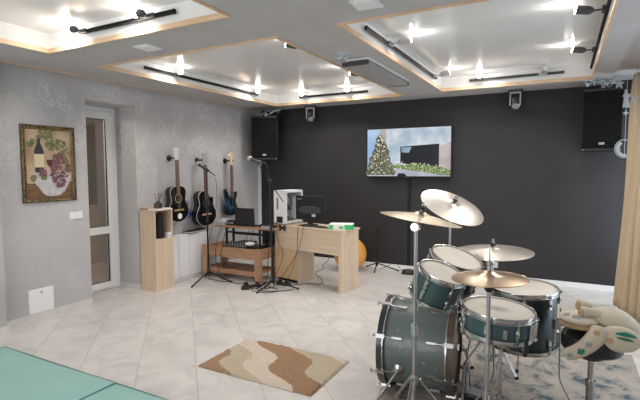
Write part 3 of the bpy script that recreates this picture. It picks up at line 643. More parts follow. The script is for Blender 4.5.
MB().box(-.05,.068,-.19,.19,0,.006).build('cover','black',t); MB().box(-.045,.062,-.185,.185,.006,.022).build('pages','paper',t); MB().box(-.05,.068,-.19,.19,.022,.030).build('cover','black',t); MB().box(-.05,-.04,-.19,.19,.0,.030).build('spine','black',t)

# ------------------------------------------------------------------ rustic bench, riser and the gear on them
def bench():
    x0,x1,y0,y1=-4.45,-3.46,4.80,5.26
    t=thing('wooden_bench','reddish brown rustic wooden bench with lower shelf below the guitars','bench',((x0+x1)/2,(y0+y1)/2,0)); a,bb=(x1-x0)/2,(y1-y0)/2
    for sx in (-1,1):
        for sy in (-1,1):
            cx,cy=sx*(a-.045),sy*(bb-.03); MB().box(cx-.045,cx+.045,cy-.03,cy+.03,0,.45).build('leg','rustic_v',t,bevel=.004)
    MB().box(-a+.09,a-.09,-bb+.005,-bb+.04,.305,.445).build('apron','rustic',t,bevel=.003); MB().box(-a+.09,a-.09,bb-.04,bb-.005,.305,.445).build('apron','rustic',t,bevel=.003)
    r=mat('rustic_side',(.33,.17,.095),.5,col2=(.46,.265,.155),scale=4,stretch=(8,1.2,8))
    for s in (-1,1): MB().box(s*(a-.02)-.018,s*(a-.02)+.018,-bb+.06,bb-.06,.305,.445).build('apron',r,t,bevel=.003)
    MB().box(-a+.038,a-.038,-bb+.04,bb-.04,.375,.395).build('tray','rustic',t)
    MB().box(-a+.02,a-.02,-bb+.02,bb-.02,.115,.14).build('shelf','rustic',t,bevel=.003)
    rail=MB(); rail.box(-a+.09,a-.09,-bb+.025,-bb+.05,.075,.115); rail.build('shelf_rail','rustic',t)
    return (x0+x1)/2,(y0+y1)/2
bench()
def riser():
    t=thing('desk_riser','black metal riser with wooden top standing in the rustic bench','shelf',(-3.80,4.965,.395))
    MB().box(-.485,.485,-.095,.095,.312,.335).build('top','rustic',t,bevel=.003)
    for s in (-1,1):
        f=MB(); x=s*.28; f.box(x-.012,x+.012,-.085,-.061,0,.312); f.box(x-.012,x+.012,.061,.085,0,.312); f.box(x-.012,x+.012,-.061,.061,0,.016); f.box(x-.012,x+.012,-.061,.061,.296,.312); f.build('leg','black_matt',t)
    MB().box(-.268,.268,.064,.082,.20,.224).build('brace','black_matt',t); MB().box(-.268,.268,-.082,-.064,.24,.262).build('brace','black_matt',t)
riser()
ZR=.73
def laptop():
    t=thing('laptop','open black laptop with its lid back to the room on the riser','laptop',(-3.79,4.985,ZR))
    MB().box(-.165,.165,-.055,.065,0,.018).build('keyboard_base','black',t,bevel=.004)
    l=MB(); l.X=Matrix.Translation((0,-.055,.016))@Matrix.Rotation(math.radians(4),4,'X'); l.box(-.165,.165,-.006,.004,0,.235); lid=l.build('lid','black',t,bevel=.004)
    e=MB(); e.X=Matrix.Translation((0,-.055,.016))@Matrix.Rotation(math.radians(4),4,'X'); e.box(-.152,.152,.0042,.0052,.012,.225); e.build('screen','black_gloss',lid)
laptop()
def mixer(name,label,loc,w,d,h,kn,rz=0,body='grey_dark'):
    t=thing(name,label,'audio gear',loc,rz)
    b=MB(); b.prism([(-d,0),(d,0),(d,h),(-d,h*.55)],(-w,0,0),(0,1,0),(0,0,1),(2*w,0,0)); b.build('case',body,t,bevel=.004)
    for i in range(kn[0]):
        for j in range(kn[1]):
            x=-w+2*w*(i+.5)/kn[0]; y=-d+2*d*(j+.5)/kn[1]; z=h*(.55+.45*(j+.5)/kn[1]); MB().cyl((x,y,z),(x,y,z+.012),.008,.006,8).build('knob','silver',t)
    return t
mixer('audio_interface','small silver audio mixer with knobs at the left end of the riser',(-4.20,4.965,ZR),.075,.08,.085,(4,3),0,'silver')
t=thing('signal_box','small black dial box between the silver mixer and the laptop','audio gear',(-4.045,4.975,ZR)); MB().box(-.065,.065,-.05,.06,0,.065).build('case','black',t,bevel=.003)
for k in range(4): MB().cyl((-.045+k*.03,-.05,.034),(-.045+k*.03,-.06,.034),.010).build('dial','silver',t)
t=thing('cable_heap','black cables and adapters heaped at right end of the riser','cables',(-3.47,4.965,ZR)); rn=random.Random(5)
for k in range(4):
    c=[(rn.uniform(-.12,.14),rn.uniform(-.08,.08),.008+.008*k) for _ in range(7)]; MB().tube(c,.006,6,4).build('cable','black',t)
MB().box(-.10,.02,-.05,.03,0,.03).build('adapter','black',t,bevel=.004); MB().box(-.03,.12,-.08,-.03,.0,.022).build('plug_bar','silver',t,bevel=.003)
mixer('mixing_console','wide black mixing console lying in the bench tray',(-3.93,4.94,.395),.20,.085,.105,(9,3))
def receiver():
    t=thing('wireless_receiver','black wireless receiver with two thin antennas in the bench tray','receiver',(-3.90,5.135,.395)); MB().box(-.12,.12,-.07,.05,0,.10).build('case','black',t,bevel=.003)
    for x in (-.03,.05): MB().cyl((x,-.02,.085),(x+.075,-.035,.27),.004,.003,6).build('antenna','black',t)
receiver()
t=thing('computer_mouse','white curved mouse-like device on the black gear in the bench tray','mouse',(-3.68,4.89,.478),.5); MB().ball((0,0,.028),.055,(1.25,.66,.5),16).build('shell','white_plastic',t); MB().tube([(.05,.0,.02),(.09,.02,.03),(.12,.05,.0),(.15,.06,-.02)],.0025,6,3).build('cord','white_plastic',t)
t=thing('pedal_unit','flat black unit under the white mouse in the bench tray','audio gear',(-3.63,4.95,.395)); MB().box(-.065,.11,-.09,.08,0,.083).build('case','black',t,bevel=.004)
t=thing('studio_monitor','small black monitor speaker at the right end inside the bench','speaker',(-3.535,5.13,.395),.2); MB().box(-.055,.055,-.04,.05,0,.25).build('cabinet','black_matt',t,bevel=.004)
MB().lathe([(.038,0),(.036,.004),(.02,-.002),(.008,.004),(0,.005)],(0,-.0405,.08),(0,-1,0),20).build('woofer','grey_dark',t); MB().lathe([(.018,0),(.012,.003),(0,.004)],(0,-.0405,.17),(0,-1,0),16).build('tweeter','grey_dark',t)

# ------------------------------------------------------------------ desk with computer
def desk():
    h=.765; W,D=1.13,.41
    t=thing('oak_desk','pale oak desk with side panel legs before the black wall','desk',(-3.43,5.09,0),-.195)
    MB().box(0,W,0,D,h-.022,h).build('top','oak',t,bevel=.002)
    m=mat('oak_across',(.60,.45,.32),.5,col2=(.68,.53,.40),scale=3,stretch=(.7,9,9),bump=.05,bscale=30)
    MB().box(.012,W-.045,.010,.028,.455,h-.022).build('front_panel',m,t)
    MB().box(W-.042,W-.004,.004,D-.03,0,h-.022).build('side_panel','oak',t,bevel=.002)
    c=MB(); c.box(.012,.415,.012,.028,.05,.452); c.box(.012,.030,.030,D-.03,.0,h-.022); c.build('left_panel','oak_dark',t)
    MB().box(.397,.415,.030,D-.06,.0,h-.022).build('inner_panel','oak',t)
    MB().box(.030,.397,.06,.075,.0,.05).build('plinth','black',t)
desk()
ZD=.765
def pc():
    t=thing('computer_tower','white desktop computer tower with its side open at the left desk end','computer',(-3.31,5.275,ZD),-.12)
    w,d,h=.11,.18,.455; k=.004
    c=MB(); c.box(-w,-w+k,-d,d,.012,h); c.box(-w+k,w,-d,d,.012,.016); c.box(-w+k,w,-d,d,h-k,h); c.box(-w+k,w,d-k,d,.016,h-k)
    # rear face as a grid of strips with cut-outs
    for x0,x1,z0,z1 in ((-w+k,-.062,.016,h-k),(.045,w,.016,h-k),(-.062,.045,.016,.02),(-.062,.045,.105,.20),(-.03,.045,.20,.36),(-.062,.045,.36,h-k)): c.box(x0,x1,-d,-d+k,z0,z1)
    c.box(w-.012,w,-d+k,-d+.016,.016,h-k); c.box(w-.004,w,d-.03,d,.016,h-k); c.box(w-.004,w,-d,d,.016,.05); c.box(w-.004,w,-d,d,h-.03,h-k)
    c.build('case','white_metal',t,smooth=False)
    for x in (-.07,.07):
        for y in (-.15,.15): MB().cyl((x,y,0),(x,y,.013),.012).build('foot','rubber',t)
    MB().box(-.062,.045,-d-.001,-d+.13,.022,.103).build('power_supply','black',t,bevel=.002)
    MB().box(-.060,-.032,-d-.001,-d+.012,.205,.355).build('port_panel',mat('ports',(.09,.05,.045),.5,col2=(.35,.33,.32),scale=70),t)
    MB().box(-w+.005,-w+.010,-d+.03,d-.06,.12,.40).build('motherboard',mat('board',(.10,.11,.115),.6,col2=(.35,.35,.36),scale=30),t)
    MB().box(-w+.01,.03,-d+.01,d-.16,.185,.215).build('graphics_card','grey_dark',t,bevel=.002)
    MB().box(-.03,.06,-d+.04,-d+.12,.28,.36).build('cooler','silver',t,bevel=.004)
    MB().lathe([(.06,0),(.06,.024),(.052,.024),(.052,0)],(.008,-d+.006,.28),(0,1,0),24,cap=False,closed=True).build('fan','grey_dark',t)
    MB().box(-.07,.08,d-.11,d-.02,.06,.36).build('drive_cage','white_metal',t,bevel=.003)
    MB().tube([(.05,-d+.1,.40),(.085,-d+.12,.34),(.07,-d+.16,.26),(.04,-d+.1,.2)],.006,6,4).build('cable','black',t)
    MB().tube([(-.02,-d-.002,.06),(-.02,-d-.05,.05),(.0,-d-.08,.02),(.02,-d-.085,.006),(.06,-d-.06,.006)],.004,6,4).build('power_cord','black',t)
pc()
def text_mesh(body,size,m,parent,loc,rot,name='logo',ext=.0006,sx=1.0):
    cu=bpy.data.curves.new(name,'FONT'); cu.body=body; cu.size=size; cu.extrude=ext; cu.align_x='CENTER'; cu.align_y='CENTER'; cu.resolution_u=2
    o=bpy.data.objects.new(name,cu); C.objects.link(o); bpy.context.view_layer.update()
    dg=bpy.context.evaluated_depsgraph_get(); me=bpy.data.meshes.new_from_object(o.evaluated_get(dg)); bpy.data.objects.remove(o)
    me.materials.clear(); me.materials.append(M[m] if isinstance(m,str) else m)
    q=bpy.data.objects.new(name,me); C.objects.link(q); q.parent=parent; q.location=loc; q.rotation_euler=rot; q.scale=(sx,1,1); return q
def monitor():
    t=thing('computer_monitor','black monitor seen from behind on the oak desk','monitor',(-2.93,5.20,ZD),-.12); t.scale=(1.03,1.03,1.03)
    MB().lathe([(.105,0),(.105,.008),(.06,.016),(0,.018)],seg=28).build('stand_base','black',t); MB().box(-.03,.03,-.012,.018,.012,.17).build('stand_neck','black',t,bevel=.004)
    b=MB(); b.box(-.232,.232,.0,.028,.065,.375); b.build('housing','black',t,bevel=.005)
    r=MB(); r.prism([(p.x,p.y) for p in crom([Vector(q) for q in ((-.17,.20),(-.10,.235),(0,.242),(.10,.235),(.17,.20),(.15,.16),(.06,.145),(-.06,.145),(-.15,.16))],3,True)],(0,.001,0),(1,0,0),(0,0,1),(0,-.018,0)); r.build('rear_bulge','grey_dark',t,bevel=.006)
    MB().box(.03,.085,-.003,.001,.11,.15).build('label','paper',t); MB().box(-.22,.22,.0275,.0295,.078,.362).build('screen','black_gloss',t)
    text_mesh('acer',.045,'silver',t,(-.165,-.001,.335),(PI/2,0,0))
monitor()
t=thing('paper_ream','white and green packet of paper on the right end of the oak desk','paper packet',(-2.40,5.055,ZD),.30)
MB().box(-.145,.145,-.095,.095,0,.066).build('packet','paper',t,bevel=.004)
w_=MB(); 
for q in ((-.1462,-.09,-.0962,.0962,.004,.056),(.05,.1462,-.0962,.0962,.004,.060),(-.0855,.0855,.06,.0962,.006,.03)): w_.box(*q)
w_.box(-.02,.03,-.0964,-.094,.012,.04); w_.build('green_wrap','green',t)['label']='green printed wrap'
t=thing('keyboard','black keyboard lying between monitor and paper packet on the desk','keyboard',(-2.80,5.06,ZD),-.195); MB().box(-.19,.19,-.055,.04,0,.014).build('case','black',t,bevel=.003)
kk=MB(); 
for i in range(14):
    for j in range(4): kk.box(-.18+i*.0257,-.18+i*.0257+.021,-.048+j*.021,-.048+j*.021+.017,.013,.019)
kk.build('keys','grey_dark',t,smooth=False)
t=thing('desk_gadget','small blue and black gadget beside the paper packet on the desk','gadget',(-2.575,4.99,ZD)); MB().box(-.022,.022,-.018,.018,0,.014).build('case','black',t,bevel=.003); MB().box(-.012,.02,-.0182,-.01,.003,.016).build('cap','blue',t)
t=thing('bow_ornament','dark brown bow shaped piece on the desk front under the computer tower','ornament',(-3.275,5.0655,.722),-.195); t.scale=(1.3,1,1.25)
for s in (-1,1): MB().prism([(p.x,p.y) for p in crom([Vector(q) for q in ((0,.004),(s*.02,.03),(s*.045,.033),(s*.05,.0),(s*.04,-.03),(s*.018,-.022),(0,-.004))],3,True)],(0,0,0),(1,0,0),(0,0,1),(0,-.008,0)).build('wing','brown_bow',t)
MB().ball((0,-.006,0),.009,seg=10).build('knot','brown_bow',t)

def cord(label,pts,r=.004,m='black'):
    return tag(MB().tube(pts,r,6,6).build('cable',m),label,'cable')
cord('black cable hanging over the desk front beside the monitor down to the floor',[(-2.985,5.06,.772),(-2.985,4.985,.766),(-2.99,4.97,.60),(-3.0,4.96,.42),(-3.10,4.90,.22),(-3.19,4.78,.05),(-3.21,4.72,.008)])
cord('black cable drooping from the desk edge toward the mic stand foot',[(-2.90,5.04,.772),(-2.90,4.968,.766),(-2.92,4.955,.60),(-3.0,4.93,.35),(-3.06,4.88,.12),(-3.09,4.80,.008)],.003)
cord('black curled cable lying on the floor under the desk',[(-2.67,5.26,.37),(-2.70,5.25,.29),(-2.76,5.24,.24),(-2.74,5.23,.20),(-2.82,5.22,.16),(-2.86,5.22,.12),(-2.78,5.21,.07),(-2.74,5.19,.02),(-2.77,5.11,.008),(-2.88,5.11,.008),(-2.97,5.02,.008),(-3.10,4.90,.008)])
cord('black cable looped on the tiles before the bench and mic stand',[(-3.50,4.72,.008),(-3.44,4.58,.008),(-3.32,4.47,.008),(-3.15,4.47,.008),(-3.06,4.58,.008),(-3.12,4.68,.008),(-3.26,4.70,.008)])
cord('black cable trailing under the bench from mic stand to power strip',[(-4.22,4.70,.008),(-4.05,4.66,.008),(-3.9,4.70,.008),(-3.75,4.665,.008),(-3.62,4.70,.008),(-3.52,4.68,.008)])
cord('long black cable running along the floor under the bench shelf',[(-4.34,5.10,.008),(-4.1,5.02,.008),(-3.9,5.12,.008),(-3.7,5.0,.008),(-3.56,4.92,.008),(-3.40,4.86,.008)],.006)
cord('black cable hanging from the mixer down behind the bench front',[(-4.16,4.88,.735),(-4.16,4.865,.70),(-4.17,4.78,.5),(-4.19,4.775,.3),(-4.15,4.775,.15),(-4.10,4.77,.02),(-4.0,4.76,.008)],.004)
cord('black cable dropping from the riser to the bench shelf at its left end',[(-4.05,4.93,.74),(-4.06,4.885,.72),(-4.08,4.785,.45),(-4.10,4.78,.3),(-4.05,4.80,.16),(-3.95,4.95,.15)],.004)
cord('black cable loop hanging between the bench right end and the mic stand',[(-3.45,5.0,.72),(-3.36,4.90,.60),(-3.33,4.80,.35),(-3.30,4.72,.10),(-3.34,4.62,.01),(-3.42,4.55,.008)],.004)
cord('thin black cable looping from computer tower down the oak desk front',[(-3.385,5.10,.775),(-3.38,5.06,.765),(-3.34,5.045,.55),(-3.25,5.02,.40),(-3.27,4.98,.22),(-3.34,4.88,.05),(-3.39,4.74,.008)],.0035)
cord('black tangle of cable lying between the power strip and desk foot',[(-3.40,4.66,.008),(-3.30,4.60,.012),(-3.22,4.66,.012),(-3.28,4.74,.02),(-3.38,4.72,.016),(-3.34,4.56,.008),(-3.18,4.53,.008),(-3.02,4.62,.008),(-2.92,4.74,.008)],.005)
def strip(label,loc,rz,n=4):
    t=thing('power_strip',label,'power strip',loc,rz); L=.05*n+.04
    MB().box(-L/2,L/2,-.028,.028,0,.035).build('case','black',t,bevel=.004)
    for k in range(n):
        x=-L/2+.045+k*.05; MB().lathe([(.019,0),(.019,.002),(.016,.002),(.016,-.004),(0,-.004)],(x,0,.034),(0,0,1),16).build('socket','grey_dark',t)
    MB().box(-L/2+.02,-L/2+.07,-.022,.022,.035,.075).build('plug','black',t,bevel=.005); MB().box(L/2-.07,L/2-.03,-.022,.022,.035,.065).build('plug','black',t,bevel=.005)
strip('black power strip on the floor at the right front leg of the bench',(-3.46,4.62,0),.9)
strip('black power strip on the floor by the left end of the desk',(-3.16,4.90,0),.1,3)
t=thing('power_adapter','black brick adapter on the tiles in front of the bench power strip','adapter',(-3.47,4.50,0),.6); MB().box(-.05,.05,-.03,.03,0,.035).build('case','black',t,bevel=.005); MB().cyl((.05,0,.017),(.09,0,.012),.004).build('lead','black',t)

# ------------------------------------------------------------------ microphone stands
def mic(label,p,d,head='silver'):
    d=Vector(d).normalized(); m=axis_mtx(p,d); t=thing('microphone',label,'microphone',mtx=m)
    t.scale=(1.25,1.25,1.15)
    MB().lathe([(.010,-.16),(.012,-.155),(.016,-.03),(.020,-.012),(.020,0),(.0,0)],seg=18).build('body','grey_dark' if head=='silver' else 'black',t)
    MB().lathe([(.020,0),(.025,.008),(.026,.022),(.022,.042),(.011,.052),(0,.053)],seg=18).build('grille',head,t)
def mic_stand(label,base,feet,top,boom,clutch=None):
    b=Vector(base); t=thing('microphone_stand',label,'mic stand',b); top=Vector(top)-b
    MB().cyl((0,0,.05),top*.55+Vector((0,0,.02)),.012).build('lower_tube','black_matt',t); MB().cyl(top*.54,top,.008).build('upper_tube','black_matt',t)
    MB().cyl(top*.52,top*.58,.018).build('height_clutch','black',t); MB().cyl((0,0,.07),(0,0,.14),.022).build('hub','black',t)
    for f in feet:
        f=Vector((f[0],f[1],0))-Vector((b.x,b.y,0)); l=MB(); l.tube([(0,0,.10),f*.5+Vector((0,0,.055)),f+Vector((0,0,.012))],.009,8); lo=l.build('leg','black_matt',t)
        MB().cyl(f*.97+Vector((0,0,.012)),f*1.04+Vector((0,0,.010)),.0115).build('rubber_foot','rubber',lo)
    if boom:
        p0,p1=Vector(boom[0])-b,Vector(boom[1])-b; MB().cyl(p0,p1,.006).build('boom','black_matt',t); MB().ball(top,.024,seg=12).build('clutch','black',t); k=MB(); k.cyl(top,top+Vector((.05,-.02,-.01)),.007); k.ball(top+Vector((.05,-.02,-.01)),.014,seg=8); k.build('wing_knob','black',t)
    return t
mic_stand('black mic stand before the bench with boom across the middle guitar',(-4.27,4.72,0),[(-4.14,4.27),(-3.86,4.70),(-4.36,4.76)],(-4.27,4.72,1.50),((-4.37,4.72,1.555),(-4.12,4.72,1.42)))
mic('dark microphone on the boom in front of the middle guitar',(-4.40,4.72,1.57),(-.9,0,.5))
cord('thin black cable hanging from the boom in front of the middle guitar',[(-4.12,4.715,1.41),(-4.09,4.71,1.30),(-4.08,4.70,1.15),(-4.10,4.70,.95),(-4.22,4.695,.55),(-4.262,4.69,.20),(-4.20,4.66,.01)],.003)
mic_stand('tall black mic stand between bench and desk with a boom',(-3.19,4.72,0.0),[(-3.23,4.42),(-2.88,4.80),(-3.40,4.78)],(-3.27,4.75,1.36),((-3.06,4.75,1.10),(-3.45,4.75,1.595)))
mic('silver headed microphone on the tall boom above the laptop',(-3.545,4.755,1.635),(-.88,0,.30))
cord('thin black cable arching from the silver microphone to the tall stand',[(-3.40,4.755,1.595),(-3.34,4.74,1.60),(-3.28,4.73,1.52),(-3.235,4.72,1.3),(-3.22,4.70,.9),(-3.20,4.69,.4),(-3.20,4.66,.12),(-3.25,4.60,.01)],.005)
mic_stand('low black mic stand standing before the black wall under the television',(-2.42,6.33,0),[(-2.62,6.44),(-2.37,6.10),(-2.10,6.36)],(-2.42,6.33,.64),None)
t=thing('microphone_clip','black clip fitted on the top of the low mic stand','mic clip',(-2.42,6.33,.64)); MB().cyl((0,0,-.01),(0,0,.03),.010).build('thread','black',t); MB().tube([(-.055,0,.035),(0,0,.04),(.055,-.01,.045)],.013,8).build('holder','black',t)
cord('thin black cable beside the low mic stand before the black wall',[(-2.36,6.32,.02),(-2.28,6.36,.05),(-2.20,6.42,.10),(-2.15,6.45,.12),(-2.10,6.44,.03),(-2.02,6.36,.008)],.004)
t=thing('floor_pedal','black wedge foot pedal on the floor below the television cable','foot pedal',(-1.905,6.26,0),.1); b=MB(); b.prism([(-.06,0),(.06,0),(.06,.055),(-.06,.015)],(-.10,0,0),(0,1,0),(0,0,1),(.20,0,0)); b.build('base','black',t,bevel=.004)
b=MB(); b.prism([(-.05,.022),(.05,.055),(.05,.066),(-.05,.033)],(-.045,0,0),(0,1,0),(0,0,1),(.09,0,0)); b.build('treadle','grey_dark',t,bevel=.003)
t=tag(MB().ball((0,0,.245),.245,seg=40).build('exercise_ball','orange',loc=(-2.765,6.12,0)),'large orange exercise ball on the floor behind the oak desk','ball')
MB().cyl((.10,-.215,.20),(.103,-.222,.2),.012).build('plug','white_plastic',t)

# ------------------------------------------------------------------ television
def television():
    x0,x1,z0,z1=-2.625,-1.365,1.385,2.105; W,Hh=x1-x0,z1-z0
    t=thing('television','wide wall television showing a decorated Christmas tree room, on the black wall','television',((x0+x1)/2,YB-.004,(z0+z1)/2)); a,bb=W/2,Hh/2
    MB().box(-.25,.25,-.045,.003,-.2,.2).build('wall_bracket','black',t)
    MB().box(-a,a,-.085,-.045,-bb,bb).build('housing','black',t,bevel=.004)
    ms=[emis('tv_wall',(.36,.46,.56),(.66,.70,.74),5),emis('tv_wall_warm',(.36,.31,.31),(.52,.46,.45),3),emis('tv_tree',(.035,.055,.03),(.34,.31,.21),45,1,.42,.66),emis('tv_dark',(.006,.006,.010),(.012,.014,.02),3),emis('tv_garland',(.06,.12,.03),(.42,.50,.22),45,1,.42,.66),emis('tv_shelf',(.36,.38,.45),(.50,.50,.56),3),emis('tv_blue',(.26,.42,.66),(.48,.62,.82),3),emis('tv_spark',(1,.95,.8),(1,1,.9),3,1.2),emis('tv_glow',(.10,.18,.26),(.3,.42,.5),4)]
    s=MB(); lv=[0]; X,Z=a-.012,bb-.014
    def P(poly,mi): lv[0]+=1; s.mi=mi; s.flat([(-X+p[0]*2*X,-Z+p[1]*2*Z) for p in poly],(0,-.0852-.00003*lv[0],0),(1,0,0),(0,0,1))
    P([(0,0),(1,0),(1,1),(0,1)],0); P([(0,.2),(.16,.25),(.16,1),(0,1)],6); P([(.86,.05),(1,.05),(1,.7),(.86,.6)],1); P([(.16,.25),(.24,.3),(.24,1),(.16,1)],1)
    P([(.36,0),(1,0),(1,.12),(.8,.08),(.36,.18)],5); 
    rn=random.Random(4); L,R=[],[]
    for k in range(13):
        z=.02+.86*k/12; wd=.175*(1-k/12)**.85+.008; c=.165+.01*math.sin(k); L.append((c-wd-(.018 if k%2 else 0),z)); R.append((c+wd+(.018 if k%2 else 0),z))
    P(L+R[::-1],2)
    for k in range(60):
        z=rn.uniform(.03,.85); wd=.165*(1-z/.9)**.85; x=.165+rn.uniform(-wd,wd); q=.005; P([(x-q,z-q*1.7),(x+q,z-q*1.7),(x+q,z+q*1.7),(x-q,z+q*1.7)],7)
    P([(.415,.28),(.87,.13),(.87,.66),(.415,.62)],3); P([(.43,.50),(.52,.49),(.55,.61),(.43,.61)],8)
    top=[(.30,.20),(.38,.26),(.48,.25),(.58,.29),(.66,.25),(.76,.20),(.84,.20),(.92,.17),(1,.15)]; bot=[(1,.01),(.9,.03),(.8,.05),(.7,.09),(.58,.11),(.48,.14),(.38,.16)]
    P([(p[0],p[1]+rn.uniform(-.02,.02)) for p in top]+bot,4)
    for k in range(46):
        x=rn.uniform(.36,.97); z=.22-.13*(x-.36)+rn.uniform(-.06,.09); q=.004; P([(x-q,z-q*1.7),(x+q,z-q*1.7),(x+q,z+q*1.7),(x-q,z+q*1.7)],7)
    P([(.38,.0),(.50,.0),(.46,.06),(.39,.06)],3)
    s.build('screen',ms,t,smooth=False)
    MB().box(-.05,.05,-.0865,-.08,-bb-.006,-bb+.002).build('sensor_bar','grey_dark',t)
television()
t=tag(MB().box(-.022,.022,-.014,0,.07,1.40).build('cable_duct','black_matt',loc=(-1.985,YB,0),bevel=.003),'black vertical cable duct on the wall below the television','cable duct')

# ------------------------------------------------------------------ loudspeakers
def loudspeaker(loc,rz,w,h,label,brand_z):
    t=thing('loudspeaker',label,'loudspeaker',loc,rz,'black loudspeakers hung before the black wall')
    d=.33; a=w/2
    MB().prism([(-a,-d/2),(a,-d/2),(a,0),(a*.62,d/2),(-a*.62,d/2),(-a,0)],(0,0,-h/2),(1,0,0),(0,1,0),(0,0,h)).build('cabinet','black_matt',t,bevel=.008)
    MB().box(-a+.012,a-.012,-d/2-.012,-d/2+.002,-h/2+.035,h/2-.035).build('grille','grille',t,bevel=.006)
    for z in (-h/2+.004,h/2-.032): MB().box(-a+.004,a-.004,-d/2-.014,-d/2,z,z+.028).build('bezel','black',t,bevel=.004)
    bd=MB().box(-.028,.028,-d/2-.016,-d/2-.010,brand_z-.013,brand_z+.013).build('badge','silver',t,bevel=.002)
    for s in (-1,1): MB().cyl((s*(a-.02),-d/2-.015,-h/2+.018),(s*(a-.02),-d/2-.012,-h/2+.018),.006).build('screw','steel',t)
    br=MB(); br.box(-.09,.09,-.03,.03,h/2,h/2+.012); br.box(-.02,.02,-.02,.02,h/2+.01,h/2+.07); br.cyl((0,0,h/2+.05),(0,.12,h/2+.06),.014); br.build('mounting_bracket','steel',t)
loudspeaker((-4.29,6.17,2.005),math.radians(24),.42,.70,'black loudspeaker hung in the corner beside the grey wall above the microphones',-.27)
loudspeaker((.385,6.26,2.055),math.radians(-3),.40,.71,'black loudspeaker hung on the black wall beside the curtain',-.27)
t=thing('bracket_cable','pale loose cable bundle on top of the corner loudspeaker','cable',(-4.22,6.17,2.36)); MB().tube([(-.15,-.05,.01),(-.05,-.08,.05),(.05,-.1,.02),(.12,-.06,.06),(.2,0,.09),(.12,.05,.05)],.008,6,5).build('wire','silver',t); MB().tube([(-.1,-.1,.01),(0,-.03,.09),(.08,-.08,.05),(.16,-.1,.08)],.006,6,5).build('wire','frost',t)

# ------------------------------------------------------------------ curtain and winter decorations
def curtain(label,y0,y1,xc,folds,seed,amp=.055,rz=0):
    t=thing('curtain',label,'curtain',(xc,(y0+y1)/2,0),rz); rn=random.Random(seed); NU,NV=folds*14,26; b=MB(); L=y1-y0; g=[]
    ph=[rn.uniform(-.5,.5) for _ in range(folds+2)]
    for j in range(NV+1):
        z=.015+(2.50-.015)*j/NV; row=[]
        for i in range(NU+1):
            u=i/NU; k=u*folds; p=ph[int(k)]*(1-k%1)+ph[int(k)+1]*(k%1)
            am=amp*(.45+.75*(1-j/NV))*(1+.35*math.sin(k*1.7+p)); s=math.sin(2*PI*k+p*1.3+.25*math.sin(z*2+p*4))
            x=am*s+.018*math.sin(z*1.3+k)-.125*max(0,1-z/2.5)**.6; y=-L/2+u*L+.02*math.cos(2*PI*k+p)+.012*math.sin(z*3+k)
            row.append(b.v((x,y,z)))
        g.append(row)
    for j in range(NV):
        for i in range(NU): b.f([g[j][i],g[j][i+1],g[j+1][i+1],g[j+1][i]])
    o=b.build('cloth','curtain',t,smooth=True); so=o.modifiers.new('thick','SOLIDIFY'); so.thickness=.004
    MB().tube([(0,-L/2-.02,2.525),(0,L/2+.02,2.525)],.012,8).build('rail','white_metal',t)
    hk=MB()
    for k in range(folds+1): hk.torus((0,-L/2+L*k/folds,2.512),(0,1,0),.017,.003,12,6)
    hk.build('rings','white_metal',t)
curtain('beige floor-length curtain at the right edge beside the drum kit',4.92,5.88,.80,7,2,.042,.29)
def star_poly(r,ri,n=5): return [((r if k%2==0 else ri)*math.sin(k*PI/n),(r if k%2==0 else ri)*math.cos(k*PI/n)) for k in range(2*n)]
def garland():
    t=thing('star_garland','frosted garland with star, angel and moon hanging beside the curtain','garland',(.52,5.9,H-.01))
    U,V,W=(.9,.42,0),(0,0,1),(-.004,.008,0)
    st=MB(); st.tube([(.06,0,0),(.06,0,-.85)],.0025,6); st.tube([(.01,-.0,0),(.01,0,-.10)],.0025,6); st.tube([(.10,-.35,.0),(.10,-.35,-.55)],.0025,6); st.build('strands','frost',t)
    MB().prism(star_poly(.06,.026),(-.01,0,-.085),U,V,W).build('star','frost',t)
    ang=[(-.015,.09),(0,.105),(.015,.09),(.012,.065),(.03,.05),(.055,.06),(.04,.02),(.025,.015),(.045,-.09),(-.03,-.09),(-.018,.015),(-.035,.03),(-.012,.065)]
    MB().prism(ang,(.055,-.002,-.25),U,V,W).build('angel','frost',t)
    MB().prism(star_poly(.035,.014,4),(.06,-.002,-.40),U,V,W).build('snowflake','frost',t)
    MB().prism(star_poly(.045,.02,6),(.10,-.352,-.3),U,V,W).build('snowflake','frost',t)
    moon=[(.085*math.sin(a),.085*math.cos(a)) for a in [PI*.15+k*PI*1.7/16 for k in range(17)]]+[(.02+.066*math.sin(a),.066*math.cos(a)) for a in [PI*1.80-k*PI*1.6/14 for k in range(15)]]
    MB().prism(moon,(.055,-.002,-.78),U,V,W).build('moon','frost',t)
    MB().torus((.052,-.004,-.78),(.42,-.9,0),.095,.004,28,6).build('ring','frost',t)
garland()
def tinsel():
    t=thing('wire_garland','tangled frosted wire garland on the ceiling above the right loudspeaker','garland',(.36,6.0,H)); rn=random.Random(9)
    for k in range(7):
        p=[(-.18+.055*i+rn.uniform(-.03,.03),rn.uniform(-.12,.12),-.012-rn.uniform(0,.075)) for i in range(7)]; p[0]=(p[0][0],p[0][1],-.004); p[-1]=(p[-1][0],p[-1][1],-.004)
        MB().tube(p,.0035,5,4).build('wire','frost',t)
    for k in range(5): MB().prism(star_poly(.022,.01,4),(-.14+.06*k,-.05,-.06-rn.uniform(0,.03)),(.9,.4,0),(0,0,1),(-.002,.004,0)).build('sparkle','frost',t)
tinsel()

